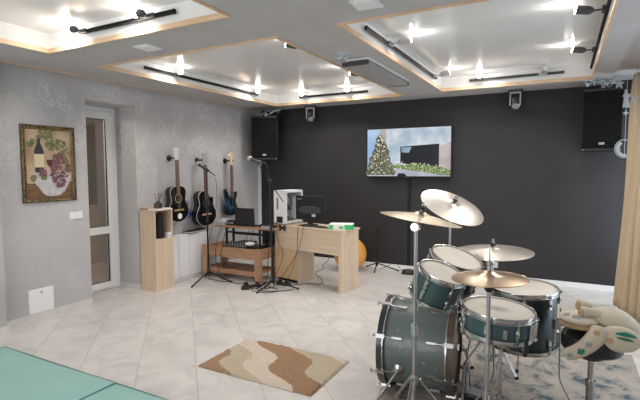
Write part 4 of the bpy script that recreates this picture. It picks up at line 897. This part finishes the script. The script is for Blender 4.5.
# ------------------------------------------------------------------ rugs and gym mats
def shag_rug():
    x0,x1,y0,y1=-2.415,-1.425,2.53,3.16; b=MB(); NX,NY=90,58; g=[]; W,D=x1-x0,y1-y0
    for j in range(NY+1):
        r=[]
        for i in range(NX+1):
            u,v=i/NX,j/NY; e=min(u*W,(1-u)*W,v*D,(1-v)*D); z=.020*min(1,e/.02)**.5 if e>0 else .002
            x,y=u*W,v*D; z+=.007*noise.noise(Vector((x*38,y*38,0)))*(1 if e>0 else 0)
            wob=.006*noise.noise(Vector((x*14,y*14,3))); r.append(b.v((x+wob,y+wob,max(.003,z))))
        g.append(r)
    for j in range(NY):
        for i in range(NX): b.f([g[j][i],g[j][i+1],g[j+1][i+1],g[j+1][i]])
    tag(b.build('shag_rug','shag',loc=(x0,y0,0)),'small shaggy rug with brown beige and cream waves on the tiles','rug')
shag_rug()
tag(MB().box(-.78,.78,-1.42,1.42,0,.009).build('drum_rug','faded_rug',loc=(-.25,2.88,0),bevel=.003),'faded grey and cream patterned rug under the drum kit','rug')
def gym_mat(x0,x1,y0,y1,label):
    h=.055; t=thing('gym_mat',label,'gym mat',((x0+x1)/2,(y0+y1)/2,0),0,'green gym mats'); a,bb=(x1-x0)/2,(y1-y0)/2; r=.018
    b=MB(); NX,NY=40,30; g=[]
    for j in range(NY+1):
        row=[]
        for i in range(NX+1):
            x=-a+2*a*i/NX; y=-bb+2*bb*j/NY; e=min(a-abs(x),bb-abs(y)); z=h-(.012 if e<1e-6 else .004 if e<.06 else 0)+.0035*noise.noise(Vector((x*2.4+x0,y*2.4,1)))
            row.append(b.v((x,y,z)))
        g.append(row)
    for j in range(NY):
        for i in range(NX): b.f([g[j][i],g[j][i+1],g[j+1][i+1],g[j+1][i]])
    b.build('top_cover','mat_teal',t)
    s=MB(); s.box(-a,a,-bb,-bb+.004,0,h-.012); s.box(-a,a,bb-.004,bb,0,h-.012); s.box(-a,-a+.004,-bb,bb,0,h-.012); s.box(a-.004,a,-bb,bb,0,h-.012); s.build('side_cover','mat_seam',t)
    z=h-.010; MB().tube([(-a,-bb,z),(a,-bb,z),(a,bb,z),(-a,bb,z)],.004,6,0,True).build('piping','mat_seam',t)
gym_mat(-4.02,-2.665,.02,2.0,'teal green gym mat lying on the tiles at the lower left corner')
gym_mat(-2.655,-1.25,.02,2.0,'teal green gym mat at the right of its twin nearer the wavy rug')

# ------------------------------------------------------------------ drum kit
def ring_pts(n,r,z,ph=0): return [(r*math.cos(2*PI*k/n+ph),r*math.sin(2*PI*k/n+ph),z) for k in range(n)]
def drum(name,label,cat,mtx,R,Hh,nl,shell='teal',head='head',group='drums of the teal kit',lugs=True,ph=.2,smudge=False):
    """local z axis = drum axis, z=0 at top rim plane, shell going down"""
    t=thing(name,label,cat,group=group,mtx=mtx); s=R-.012
    MB().lathe([(s,-.012),(s,-Hh+.012),(s-.006,-Hh+.012),(s-.006,-.012)],seg=56,cap=False,closed=True).build('shell',shell,t)
    m=head
    if smudge:
        m=bpy.data.materials.new('worn_drumhead'); m.use_nodes=True; nt=m.node_tree; bs=nt.nodes['Principled BSDF']; L=nt.links.new
        tc=nd(nt,'ShaderNodeTexCoord'); mp=nd(nt,'ShaderNodeMapping'); mp.inputs['Location'].default_value=(.01,.0,0); mp.inputs['Scale'].default_value=(1,1.5,1); L(tc.outputs['Object'],mp.inputs[0]); nz=nd(nt,'ShaderNodeTexNoise'); nz.inputs['Scale'].default_value=35; L(tc.outputs['Object'],nz.inputs['Vector'])
        ln=nd(nt,'ShaderNodeVectorMath',operation='LENGTH'); L(mp.outputs[0],ln.inputs[0]); ad=nd(nt,'ShaderNodeMath',operation='MULTIPLY_ADD'); ad.inputs[1].default_value=.05; L(nz.outputs[0],ad.inputs[0]); L(ln.outputs['Value'],ad.inputs[2])
        r=nd(nt,'ShaderNodeValToRGB'); e=r.color_ramp.elements; e[0].position=.03; e[0].color=(.30,.27,.24,1); e[1].position=.11; e[1].color=(.68,.61,.53,1); L(ad.outputs[0],r.inputs[0]); L(r.outputs[0],bs.inputs['Base Color']); bs.inputs['Roughness'].default_value=.6
    MB().lathe([(s+.001,-.022),(s+.003,-.012),(s-.006,-.006),(s-.03,-.0075),(0,-.0075)],seg=56,cap=False).build('batter_head',m,t)
    MB().lathe([(s+.001,-Hh+.022),(s+.003,-Hh+.012),(s-.006,-Hh+.006),(0,-Hh+.007)],seg=56,cap=False).build('resonant_head','head',t)
    for z,sg in ((0,1),(-Hh,-1)):
        MB().lathe([(R-.008,sg*.001),(R-.004,sg*.002),(R-.002,-sg*.004),(R-.003,-sg*.020),(R+.004,-sg*.022),(R+.004,-sg*.026),(R-.007,-sg*.026),(R-.008,-sg*.004)],(0,0,z),seg=56,cap=False,closed=True).build('hoop','chrome',t)
    if lugs:
        for k in range(nl):
            a=2*PI*k/nl+ph; c,sn=math.cos(a),math.sin(a); g=MB(); g.X=Matrix.Rotation(a,4,'Z'); lz=min(.03,Hh*.16)
            zc=[-Hh/2] if Hh<.17 else [-.065,-Hh+.065]
            for z in zc:
                g.box(s,s+.014,-.010,.010,z-lz,z+lz); g.ball((s+.012,0,z),.010,(1,1,1.9),8)
            for z0,z1 in ((-.02,zc[0]),(zc[-1],-Hh+.02)):
                g.cyl((R+.004,0,z0),(s+.014,0,z1),.003,seg=6)
            for z,sg in ((-.018,1),(-Hh+.018,-1)): g.box(R-.004,R+.013,-.009,.009,z-.006,z+.006); g.cyl((R+.005,0,z),(R+.005,0,z+sg*.014),.0045,seg=6)
            g.build('lug','chrome',t)
    return t,s

# bass drum
def bass():
    cx,cy,R=-.82,3.0,.30; ax=Vector((-math.cos(-.09),math.sin(-.09),0)); L=.44; z=R+.012
    m=axis_mtx((cx,cy,z),ax,(0,0,1)); t=thing('bass_drum','big teal bass drum lying on its side with chrome spurs','bass drum',group='drums of the teal kit',mtx=m); s=R-.022; hl=L/2
    MB().lathe([(s,-hl+.02),(s,hl-.02),(s-.008,hl-.02),(s-.008,-hl+.02)],seg=72,cap=False,closed=True).build('shell','teal_sheen_worn',t)
    MB().lathe([(s-.001,hl-.024),(s+.004,hl-.018),(s+.002,hl+.002),(s-.01,hl),(0,hl)],seg=72,cap=False).build('front_head','head_black',t)
    MB().lathe([(s-.001,-hl+.024),(s+.004,-hl+.018),(s+.002,-hl-.002),(s-.01,-hl),(0,-hl)],seg=72,cap=False).build('batter_head','head_black',t)
    for sg,mm in ((1,'hoop_wood'),(-1,'hoop_brown')):
        MB().lathe([(R-.012,sg*(hl-.026)),(R,sg*(hl-.024)),(R,sg*(hl+.018)),(R-.012,sg*(hl+.02))],seg=72,cap=False,closed=True).build('hoop',mm,t)
        MB().lathe([(R+.001,sg*(hl-.028)),(R+.0025,sg*(hl-.024)),(R+.0025,sg*(hl-.019)),(R-.012,sg*(hl-.019)),(R-.012,sg*(hl-.028))],seg=72,cap=False,closed=True).build('hoop_inlay','chrome',t)
    for k in range(8):
        a=2*PI*(k+.5)/8
        for sg in (1,-1):
            g=MB(); g.X=Matrix.Rotation(a,4,'Z'); z0=sg*(hl-.11)
            g.prism([(0,-.011),(.016,-.007),(.016,.007),(0,.011)],(s,0,z0-.032),(1,0,0),(0,1,0),(0,0,.064)); g.cyl((s+.012,0,z0),(R+.004,0,sg*(hl+.0)),.0035,seg=6)
            g.box(R-.002,R+.012,-.013,.013,min(sg*(hl-.035),sg*(hl+.022)),max(sg*(hl-.035),sg*(hl+.022))); g.box(R-.03,R+.006,-.009,.009,min(sg*(hl+.02),sg*(hl+.026)),max(sg*(hl+.02),sg*(hl+.026))); g.cyl((R+.006,0,sg*(hl+.022)),(R+.006,0,sg*(hl+.05)),.005,seg=8); g.box(R+.001,R+.011,-.018,.018,min(sg*(hl+.048),sg*(hl+.055)),max(sg*(hl+.048),sg*(hl+.055)))
            g.build('tension_claw','steel',t)
    inv=m.inverted()
    for sy in (-1,1):
        p=inv@Vector((cx-.075,cy+sy*.245,.235)); q=inv@Vector((cx-.19,cy+sy*.43,.018)); nrm=Vector((p.x,p.y,0)).normalized()
        k=MB(); k.lathe([(.036,-.006),(.036,.008),(.024,.020),(.014,.028),(0,.029)],Vector((0,0,p.z))+nrm*(s-.002),nrm,20); ko=k.build('spur','chrome',t)
        e=Vector((0,0,p.z))+nrm*(s+.02); MB().cyl(e,q,.0085).build('spur_rod','steel',ko); MB().cyl(e.lerp(q,.55),e.lerp(q,.62),.014).build('spur_clamp','chrome',ko); MB().cyl(e.lerp(q,.96),q,.013).build('spur_foot','rubber',ko)
    return m
bass()
def tom_mount():
    t=thing('tom_mount','chrome double tom holder rising from the top of the bass drum','tom mount',(-.82,3.0,.590))
    MB().lathe([(.055,-.012),(.055,.012),(.028,.022),(.024,.05),(.0,.05)],seg=24).build('base_plate','chrome',t)
    MB().cyl((0,0,.03),(0,0,.20),.014).build('post','chrome',t); MB().box(-.03,.03,-.05,.05,.17,.215).build('clamp','chrome',t,bevel=.006)
    MB().tube([(0,-.04,.19),(.01,-.09,.23),(.035,-.215,.235)],.009,8,4).build('arm','chrome',t); MB().tube([(0,.03,.19),(.03,.045,.205),(.072,.045,.20)],.009,8,4).build('arm','chrome',t)
tom_mount()
n1=Vector((.36,-.10,.93)); drum('rack_tom','small teal rack tom tilted on the near side above the bass drum','tom drum',axis_mtx((-.600,2.645,.905),n1),.142,.195,6)
n2=Vector((.327,-.126,.937)); drum('rack_tom','larger teal rack tom tilted behind the small one','tom drum',axis_mtx((-.598,3.033,.925),n2),.172,.22,6,'teal_dark')
def floor_tom():
    t,s=drum('floor_tom','large dark teal floor tom on three thin chrome legs','floor tom',axis_mtx((-.205,3.175,.742),(-.01,-.04,1)),.21,.385,8,'teal_dark',ph=.1)
    for a in (-2.35,-.25,1.75):
        c,sn=math.cos(a),math.sin(a); P=lambda r,z:(r*c,r*sn,z)
        b=MB(); b.X=Matrix.Rotation(a,4,'Z'); b.box(s,s+.035,-.018,.018,-.235,-.175); b.cyl((s+.03,0,-.205),(s+.055,0,-.205),.007); b.build('leg_bracket','chrome',t)
        l=MB(); l.tube([P(s+.026,-.10),P(s+.026,-.42),P(s+.026,-.55),P(s+.045,-.60),P(s+.115,-.728)],.0055,8); lo=l.build('leg','chrome',t); MB().cyl(P(s+.108,-.715),P(s+.122,-.733),.012).build('rubber_foot','rubber',lo)
floor_tom()
def snare():
    t,s=drum('snare_drum','teal snare drum with worn white head on its stand','snare drum',axis_mtx((-.278,2.513,.772),(.069,-.023,.997)),.186,.135,8,'teal',ph=-.15,smudge=True)
    a=-.35; g=MB(); g.X=Matrix.Rotation(a,4,'Z'); g.box(s,s+.018,-.013,.013,-.115,-.03); g.box(s+.016,s+.030,-.008,.008,-.09,-.02); g.build('strainer','steel',t,bevel=.003)
    a=-1.25; g=MB(); g.X=Matrix.Rotation(a,4,'Z'); g.box(s,s+.014,-.010,.010,-.10,-.05); g.build('snare_butt','steel',t,bevel=.003)
    w=MB(); 
    for k in range(12): w.cyl((-.15,-.02+.0036*k,-.132),(.15,-.02+.0036*k,-.132),.001,seg=4)
    w.build('snare_wires','steel',t)
snare()
def tripod(t,zc,R,n,a0,z_top,m='chrome',rad=.008,foot=True):
    for k in range(n):
        a=a0+2*PI*k/n; c,s=math.cos(a),math.sin(a); l=MB(); off=Vector((-s,c,0))*.007
        for sg in (-1,1): l.cyl(Vector((.02*c,.02*s,z_top))+off*sg,Vector((R*c,R*s,.016))+off*sg,rad*.62,seg=8)
        l.cyl((.015*c,.015*s,zc),(R*.5*c,R*.5*s,z_top*.5+.008),rad*.55,seg=8)
        lo=l.build('leg',m,t)
        if foot: MB().cyl((R*.985*c,R*.985*s,.024),(R*1.03*c,R*1.03*s,.010),.014).build('rubber_foot','rubber',lo)
def snare_stand():
    t=thing('snare_stand','chrome snare stand with black rubber basket tips under the snare','snare stand',(-.262,2.50,0.009))
    MB().cyl((0,0,.10),(0,0,.46),.012).build('lower_tube','chrome',t); MB().cyl((0,0,.44),(0,0,.56),.009).build('upper_tube','chrome',t); MB().cyl((0,0,.43),(0,0,.47),.019).build('collar','chrome',t); MB().cyl((0,0,.25),(0,0,.29),.019).build('leg_collar','chrome',t)
    tripod(t,.10,.26,3,1.0,.27)
    MB().ball((0,0,.57),.026,seg=14).build('tilter','chrome',t)
    for a in (-.9,1.2,3.3):
        c,s=math.cos(a),math.sin(a); b=MB().tube([(0,0,.565),(.09*c,.09*s,.57),(.205*c,.205*s,.60+.069*-.205*c),(.212*c,.212*s,.66)],.006,8).build('basket_arm','chrome',t); MB().tube([(.203*c,.203*s,.592),(.211*c,.211*s,.615),(.2125*c,.2125*s,.664)],.0095,8).build('rubber_tip','rubber',b)
snare_stand()
def cymbal_mesh(t,R,mname,z0=0,flip=1,nm='bow',bell=.12,h=.03):
    p=[]
    for k in range(15):
        r=R*k/14; q=k/14
        z=-h*(q**1.6)
        if q<bell*1.6: z+=.016*math.cos(q/(bell*1.6)*PI/2)
        p.append((max(r,.006),z*flip+z0))
    pr=p+[(r,z-.0016*flip) for r,z in p[::-1]]
    return MB().lathe(pr,seg=72,cap=False,closed=True).build(nm,mname,t)
def cymbal(label,mtx,R,mname,group='cymbals of the drum kit',h=.03):
    t=thing('cymbal',label,'cymbal',group=group,mtx=mtx); cymbal_mesh(t,R,mname,h=h)
    return t
def cym_stand(label,base,tilt_p,nrm,tip,R=.30,a0=.4,zt=.40,cm='steel'):
    """tripod stand: base on the floor, straight pole to tilt_p, then tilter with wing nut along nrm at tip"""
    b=Vector(base); t=thing('cymbal_stand',label,'cymbal stand',b); P=Vector(tilt_p)-b; T=Vector(tip)-b; n=Vector(nrm).normalized()
    MB().cyl((0,0,.06),P*.55,.0125).build('lower_tube',cm,t); MB().cyl(P*.54,P,.0095).build('upper_tube',cm,t)
    MB().cyl(P*.53,P*.575,.020).build('height_clamp','chrome',t); MB().cyl((0,0,zt-.03),(0,0,zt+.02),.020).build('leg_collar','chrome',t)
    k=MB(); k.cyl((.02,-.0,zt),(.045,-.02,zt),.006); k.build('wing_screw','chrome',t)
    tripod(t,.10,R,3,a0,zt)
    g=MB(); a,c=MB.frame(n); g.cyl(P+a*.024,P-a*.024,.021); g.build('tilter','chrome',t)
    MB().cyl(P,T+n*.055,.006).build('tilter_rod','chrome',t)
    MB().lathe([(.020,-.030),(.020,-.024),(.012,-.012),(.012,-.004)],T,n,18).build('lower_felt','black',t)
    MB().lathe([(.017,.020),(.019,.024),(.019,.036),(.012,.040),(.0,.041)],T,n,18).build('upper_felt','black',t)
    w=MB(); w.cyl(T+n*.040,T+n*.056,.009); w.X=Matrix.Translation(T+n*.058); w.ball(a*.012,.009,(1,1,1.1),8); w.ball(-a*.012,.009,(1,1,1.1),8); w.build('wing_nut','chrome',t)
    return t
# left crash, nearly edge-on
nc=Vector((.15,.079,.985)); pc_=Vector((-.643,2.303,1.241))+nc*.03
cymbal('thin crash cymbal seen almost edge on, left of the kit',axis_mtx(pc_,nc),.21,'brass_side')
cym_stand('straight chrome cymbal stand rising left of the bass drum',(-.655,2.27,0.009),(-.655,2.262,1.205),nc,pc_,.31,2.6,.40)
# big tilted crash
k=1.136; pb=Vector((0,0,1.5))+(Vector((-.655,3.12,1.246))-Vector((0,0,1.5)))*k; nb=Vector((.43,-.253,.867)); pb+=nb*.03
cymbal('big pale crash cymbal tilted steeply toward the stool, highest of the kit',axis_mtx(pb,nb),.25,'brass_pale')
cym_stand('chrome cymbal stand behind the bass drum under the steeply tilted cymbal',(pb.x-.035,pb.y+.03,0),(pb.x-.028,pb.y+.022,pb.z-.085),nb,pb,.24,PI/2,.35)
# ride behind the floor tom
k=1.12; pr_=Vector((0,0,1.5))+(Vector((-.391,3.143,.955))-Vector((0,0,1.5)))*k; nr=Vector((-.02,-.05,1)); pr_+=nr*.03
cymbal('flat ride cymbal with black felt over the floor tom, farthest right',axis_mtx(pr_,nr),.28,'brass_pale')
cym_stand('chrome cymbal stand behind the floor tom under the flat ride cymbal',(pr_.x,pr_.y+.01,0),(pr_.x,pr_.y+.004,pr_.z-.075),nr,pr_,.22,PI/2,.30)
# hi-hat
def hihat():
    b=Vector((-.298,2.283,.009)); t=thing('hi_hat_stand','chrome hi-hat stand with pedal in front of the snare','hi-hat stand',b)
    MB().cyl((0,0,.05),(0,0,.62),.013).build('lower_tube','steel',t); MB().cyl((0,0,.60),(0,0,.925),.010).build('upper_tube','steel',t); MB().cyl((0,0,.60),(0,0,.645),.019).build('height_clamp','chrome',t)
    MB().lathe([(.014,.90),(.022,.915),(.026,.935),(.022,.938),(0,.938)],seg=20).build('seat_cup','black',t)
    MB().cyl((0,0,.93),(0,0,1.115),.0032).build('pull_rod','chrome',t)
    MB().lathe([(.012,.985),(.018,.988),(.018,1.0),(.012,1.003),(.012,1.03),(.015,1.032),(.015,1.05),(.006,1.053)],seg=16).build('clutch','chrome',t)
    MB().lathe([(.013,.972),(.019,.976),(.019,.986),(.013,.988)],seg=16).build('felt','black',t)
    w=MB(); w.cyl((0,0,1.04),(.03,-.015,1.04),.006); w.box(.022,.04,-.028,-.004,1.025,1.055); w.build('wing_screw','chrome',t)
    MB().cyl((0,0,.36),(0,0,.41),.021).build('leg_collar','chrome',t); tripod(t,.08,.27,3,.75,.39)
    p=MB(); p.X=Matrix.Rotation(-.35,4,'Z'); p.prism([(.05,.02),(.33,.012),(.33,.020),(.05,.06)],(0,-.04,0),(1,0,0),(0,0,1),(0,.08,0)); p.build('footboard','steel',t,bevel=.004)
    MB().box(-.05,.05,-.045,.045,.0,.03).build('frame_base','steel',t)
    MB().tube([(0,0,.05),(.03,-.01,.045),(.06,-.02,.055)],.005,6).build('chain','chrome',t)
    n=Vector((-.033,-.006,.999)); t2=thing('hi_hat_cymbals','pair of bronze hi-hat cymbals closed together on the hi-hat stand','hi-hat',group='cymbals of the drum kit',mtx=axis_mtx((-.298,2.283,.986),n))
    cymbal_mesh(t2,.178,'brass_cymbal',.010,1,'top_cymbal',.2,.022); cymbal_mesh(t2,.178,'brass_cymbal',-.034,-1,'bottom_cymbal',.2,.022)
hihat()
def kick_pedal():
    t=thing('kick_pedal','steel kick drum pedal clamped at the drummer side of the bass drum','kick pedal',(-.46,2.98,.009),.02)
    MB().box(-.10,.24,-.045,.045,0,.012).build('base_plate','black',t,bevel=.003)
    p=MB(); p.prism([(-.06,.055),(.22,.018),(.22,.028),(-.06,.068)],(0,-.038,0),(1,0,0),(0,0,1),(0,.076,0)); p.build('footboard','steel',t,bevel=.003)
    for s in (-1,1): MB().cyl((-.07,s*.06,.01),(-.06,s*.055,.24),.009).build('upright','silver',t)
    MB().cyl((-.06,-.075,.235),(-.06,.075,.235),.008).build('axle','chrome',t); bt=MB().cyl((-.06,0,.235),(-.035,0,.40),.0045).build('beater_rod','chrome',t); MB().ball((-.035,0,.415),.028,(1,1,1.1),14).build('beater','paper',bt)
    MB().tube([(-.05,0,.235),(-.035,0,.15),(-.03,0,.065)],.005,6).build('chain','chrome',t)
    sp=MB().tube([(-.065+.010*math.cos(k*1.2),-.08+.010*math.sin(k*1.2),.06+.17*k/60) for k in range(61)],.002,5).build('spring','steel',t)
kick_pedal()

# ------------------------------------------------------------------ stool with the stuffed frog
def throne():
    t=thing('drum_stool','round black drum stool with chrome post behind the kit','stool',(.168,2.875,.009))
    MB().lathe([(.0,.485),(.135,.485),(.150,.50),(.153,.545),(.148,.576),(.12,.588),(0,.590)],seg=40).build('seat','vinyl_black',t); MB().lathe([(.06,.445),(.10,.485),(0,.486)],seg=24).build('seat_plate','black',t)
    MB().cyl((0,0,.07),(0,0,.44),.016).build('post','chrome',t); MB().cyl((0,0,.10),(0,0,.30),.021).build('outer_tube','steel',t); MB().cyl((0,0,.285),(0,0,.315),.027).build('collar','chrome',t)
    tripod(t,.06,.22,3,.2,.13,rad=.011)
throne()
def frog():
    t=thing('stuffed_frog','cream printed stuffed frog toy lying over the black drum stool','stuffed toy',(.168,2.875,.598),math.radians(-3.7))
    # nose toward -X
    b=MB(); b.X=Matrix.Translation((0,.02,0))@Matrix.Diagonal((1,1.25,.8,1)); b.tube([(-.0,.0,.085),(.045,.0,.102),(.09,.0,.098),(.15,.0,.070),(.21,-.005,.03)],lambda u:.010+.075*math.sin(PI*min(1,u*.90+.08))**.7,18,6); body=b.build('body','frog',t)
    hd=MB(); hd.ball((-.063,-.02,.076),.1,(1.06,1.10,.30),24); ho=hd.build('head','frog_plain',t)
    MB().ball((-.060,-.02,.046),.1,(1.03,1.07,.26),24).build('lower_jaw','frog_tan',ho)
    for (x,y,z),ln in (((-.025,-.050,.122),.055),((-.045,.085,.125),.035)):
        e=MB(); e.tube([(x-.028,y-.01,z-.004),(x,y,z),(x+ln,y+.01,z-.004)],lambda u:.036*min(1,.55+3*u)*(1-.45*u),14,4); eo=e.build('eye_bump','frog',ho)
        k=MB(); k.ball((x-.022,y-.008,z-.003),.031,(.7,1,1),14); k.build('eye_rim','frog_tan',eo); MB().ball((x-.036,y-.018,z),.010,(.6,1,1.2),10).build('pupil','black',eo)
    fl=MB().tube([(.045,-.085,.055),(.02,-.125,.015),(-.025,-.14,-.04),(-.08,-.14,-.085),(-.125,-.14,-.105)],lambda u:.052*(1-.42*u)*min(1,.35+6*u)*min(1,.35+9*(1-u)),16,5).build('front_leg','frog_plain',t)
    MB().tube([(.0,.10,.05),(-.05,.15,.0),(-.09,.17,-.06)],lambda u:.035*min(1,.4+5*u)*min(1,.3+8*(1-u)),12,5).build('front_leg','frog_plain',t)
    hl=MB().ball((.122,-.105,.018),.1,(.98,.45,.68),24).build('hind_leg','frog_plain',t); MB().ball((.14,.14,-.01),.1,(.95,.42,.66),20).build('hind_leg','frog_plain',t)
    for c,p in (((.080,-.147,.015),hl),((.022,-.160,.048),fl)):
        k=MB(); k.lathe([(.0,.004),(.013,.003),(.016,0),(.0,-.006)],c,(-.1,-1,.2),18); k.torus(Vector(c)+Vector((0,-.003,0)),(-.1,-1,.2),.008,.002,16,6); k.build('joint_button','frog_tan',p)
    # printed patches
    def patch(poly,c,n,m,par,name='printed_patch'):
        a=axis_mtx(c,n,(1,0,0)); q=MB(); q.X=a; q.prism(poly,(0,0,0),(1,0,0),(0,1,0),(0,0,.003)); q.build(name,m,par)
    q=MB(); q.tube([(.104,-.142,.056),(.134,-.145,.060),(.164,-.138,.056),(.199,-.122,.042)],lambda u:.010*math.sin(PI*min(1,max(.06,u)))+.002,8,4); q.tube([(.109,-.148,.038),(.149,-.148,.034),(.199,-.126,.024)],lambda u:.006*math.sin(PI*min(1,max(.06,u)))+.0015,8,4); q.build('leaf_print','frog_green',hl)
    for c,s,m in (((-.045,-.186,-.055),.017,'frog_green'),((-.095,-.176,-.088),.014,'frog_grey'),((-.012,-.186,-.012),.014,'frog_grey')):
        patch([(-s,-s*.8),(s*.2,-s),(s,-s*.2),(s*.8,s),(0,s*.4),(-s*.7,s)],c,(.0,-1,.25),m,fl)
    patch([(-.02,-.012),(.02,-.014),(.024,.012),(-.018,.014)],(-.075,-.098,.097),(-.1,-.55,.8),'frog_grey',ho)
    patch([(-.015,-.01),(.014,-.012),(.016,.011),(-.013,.012)],(-.125,-.07,.096),(-.35,-.4,.8),'frog_grey',ho)
frog()
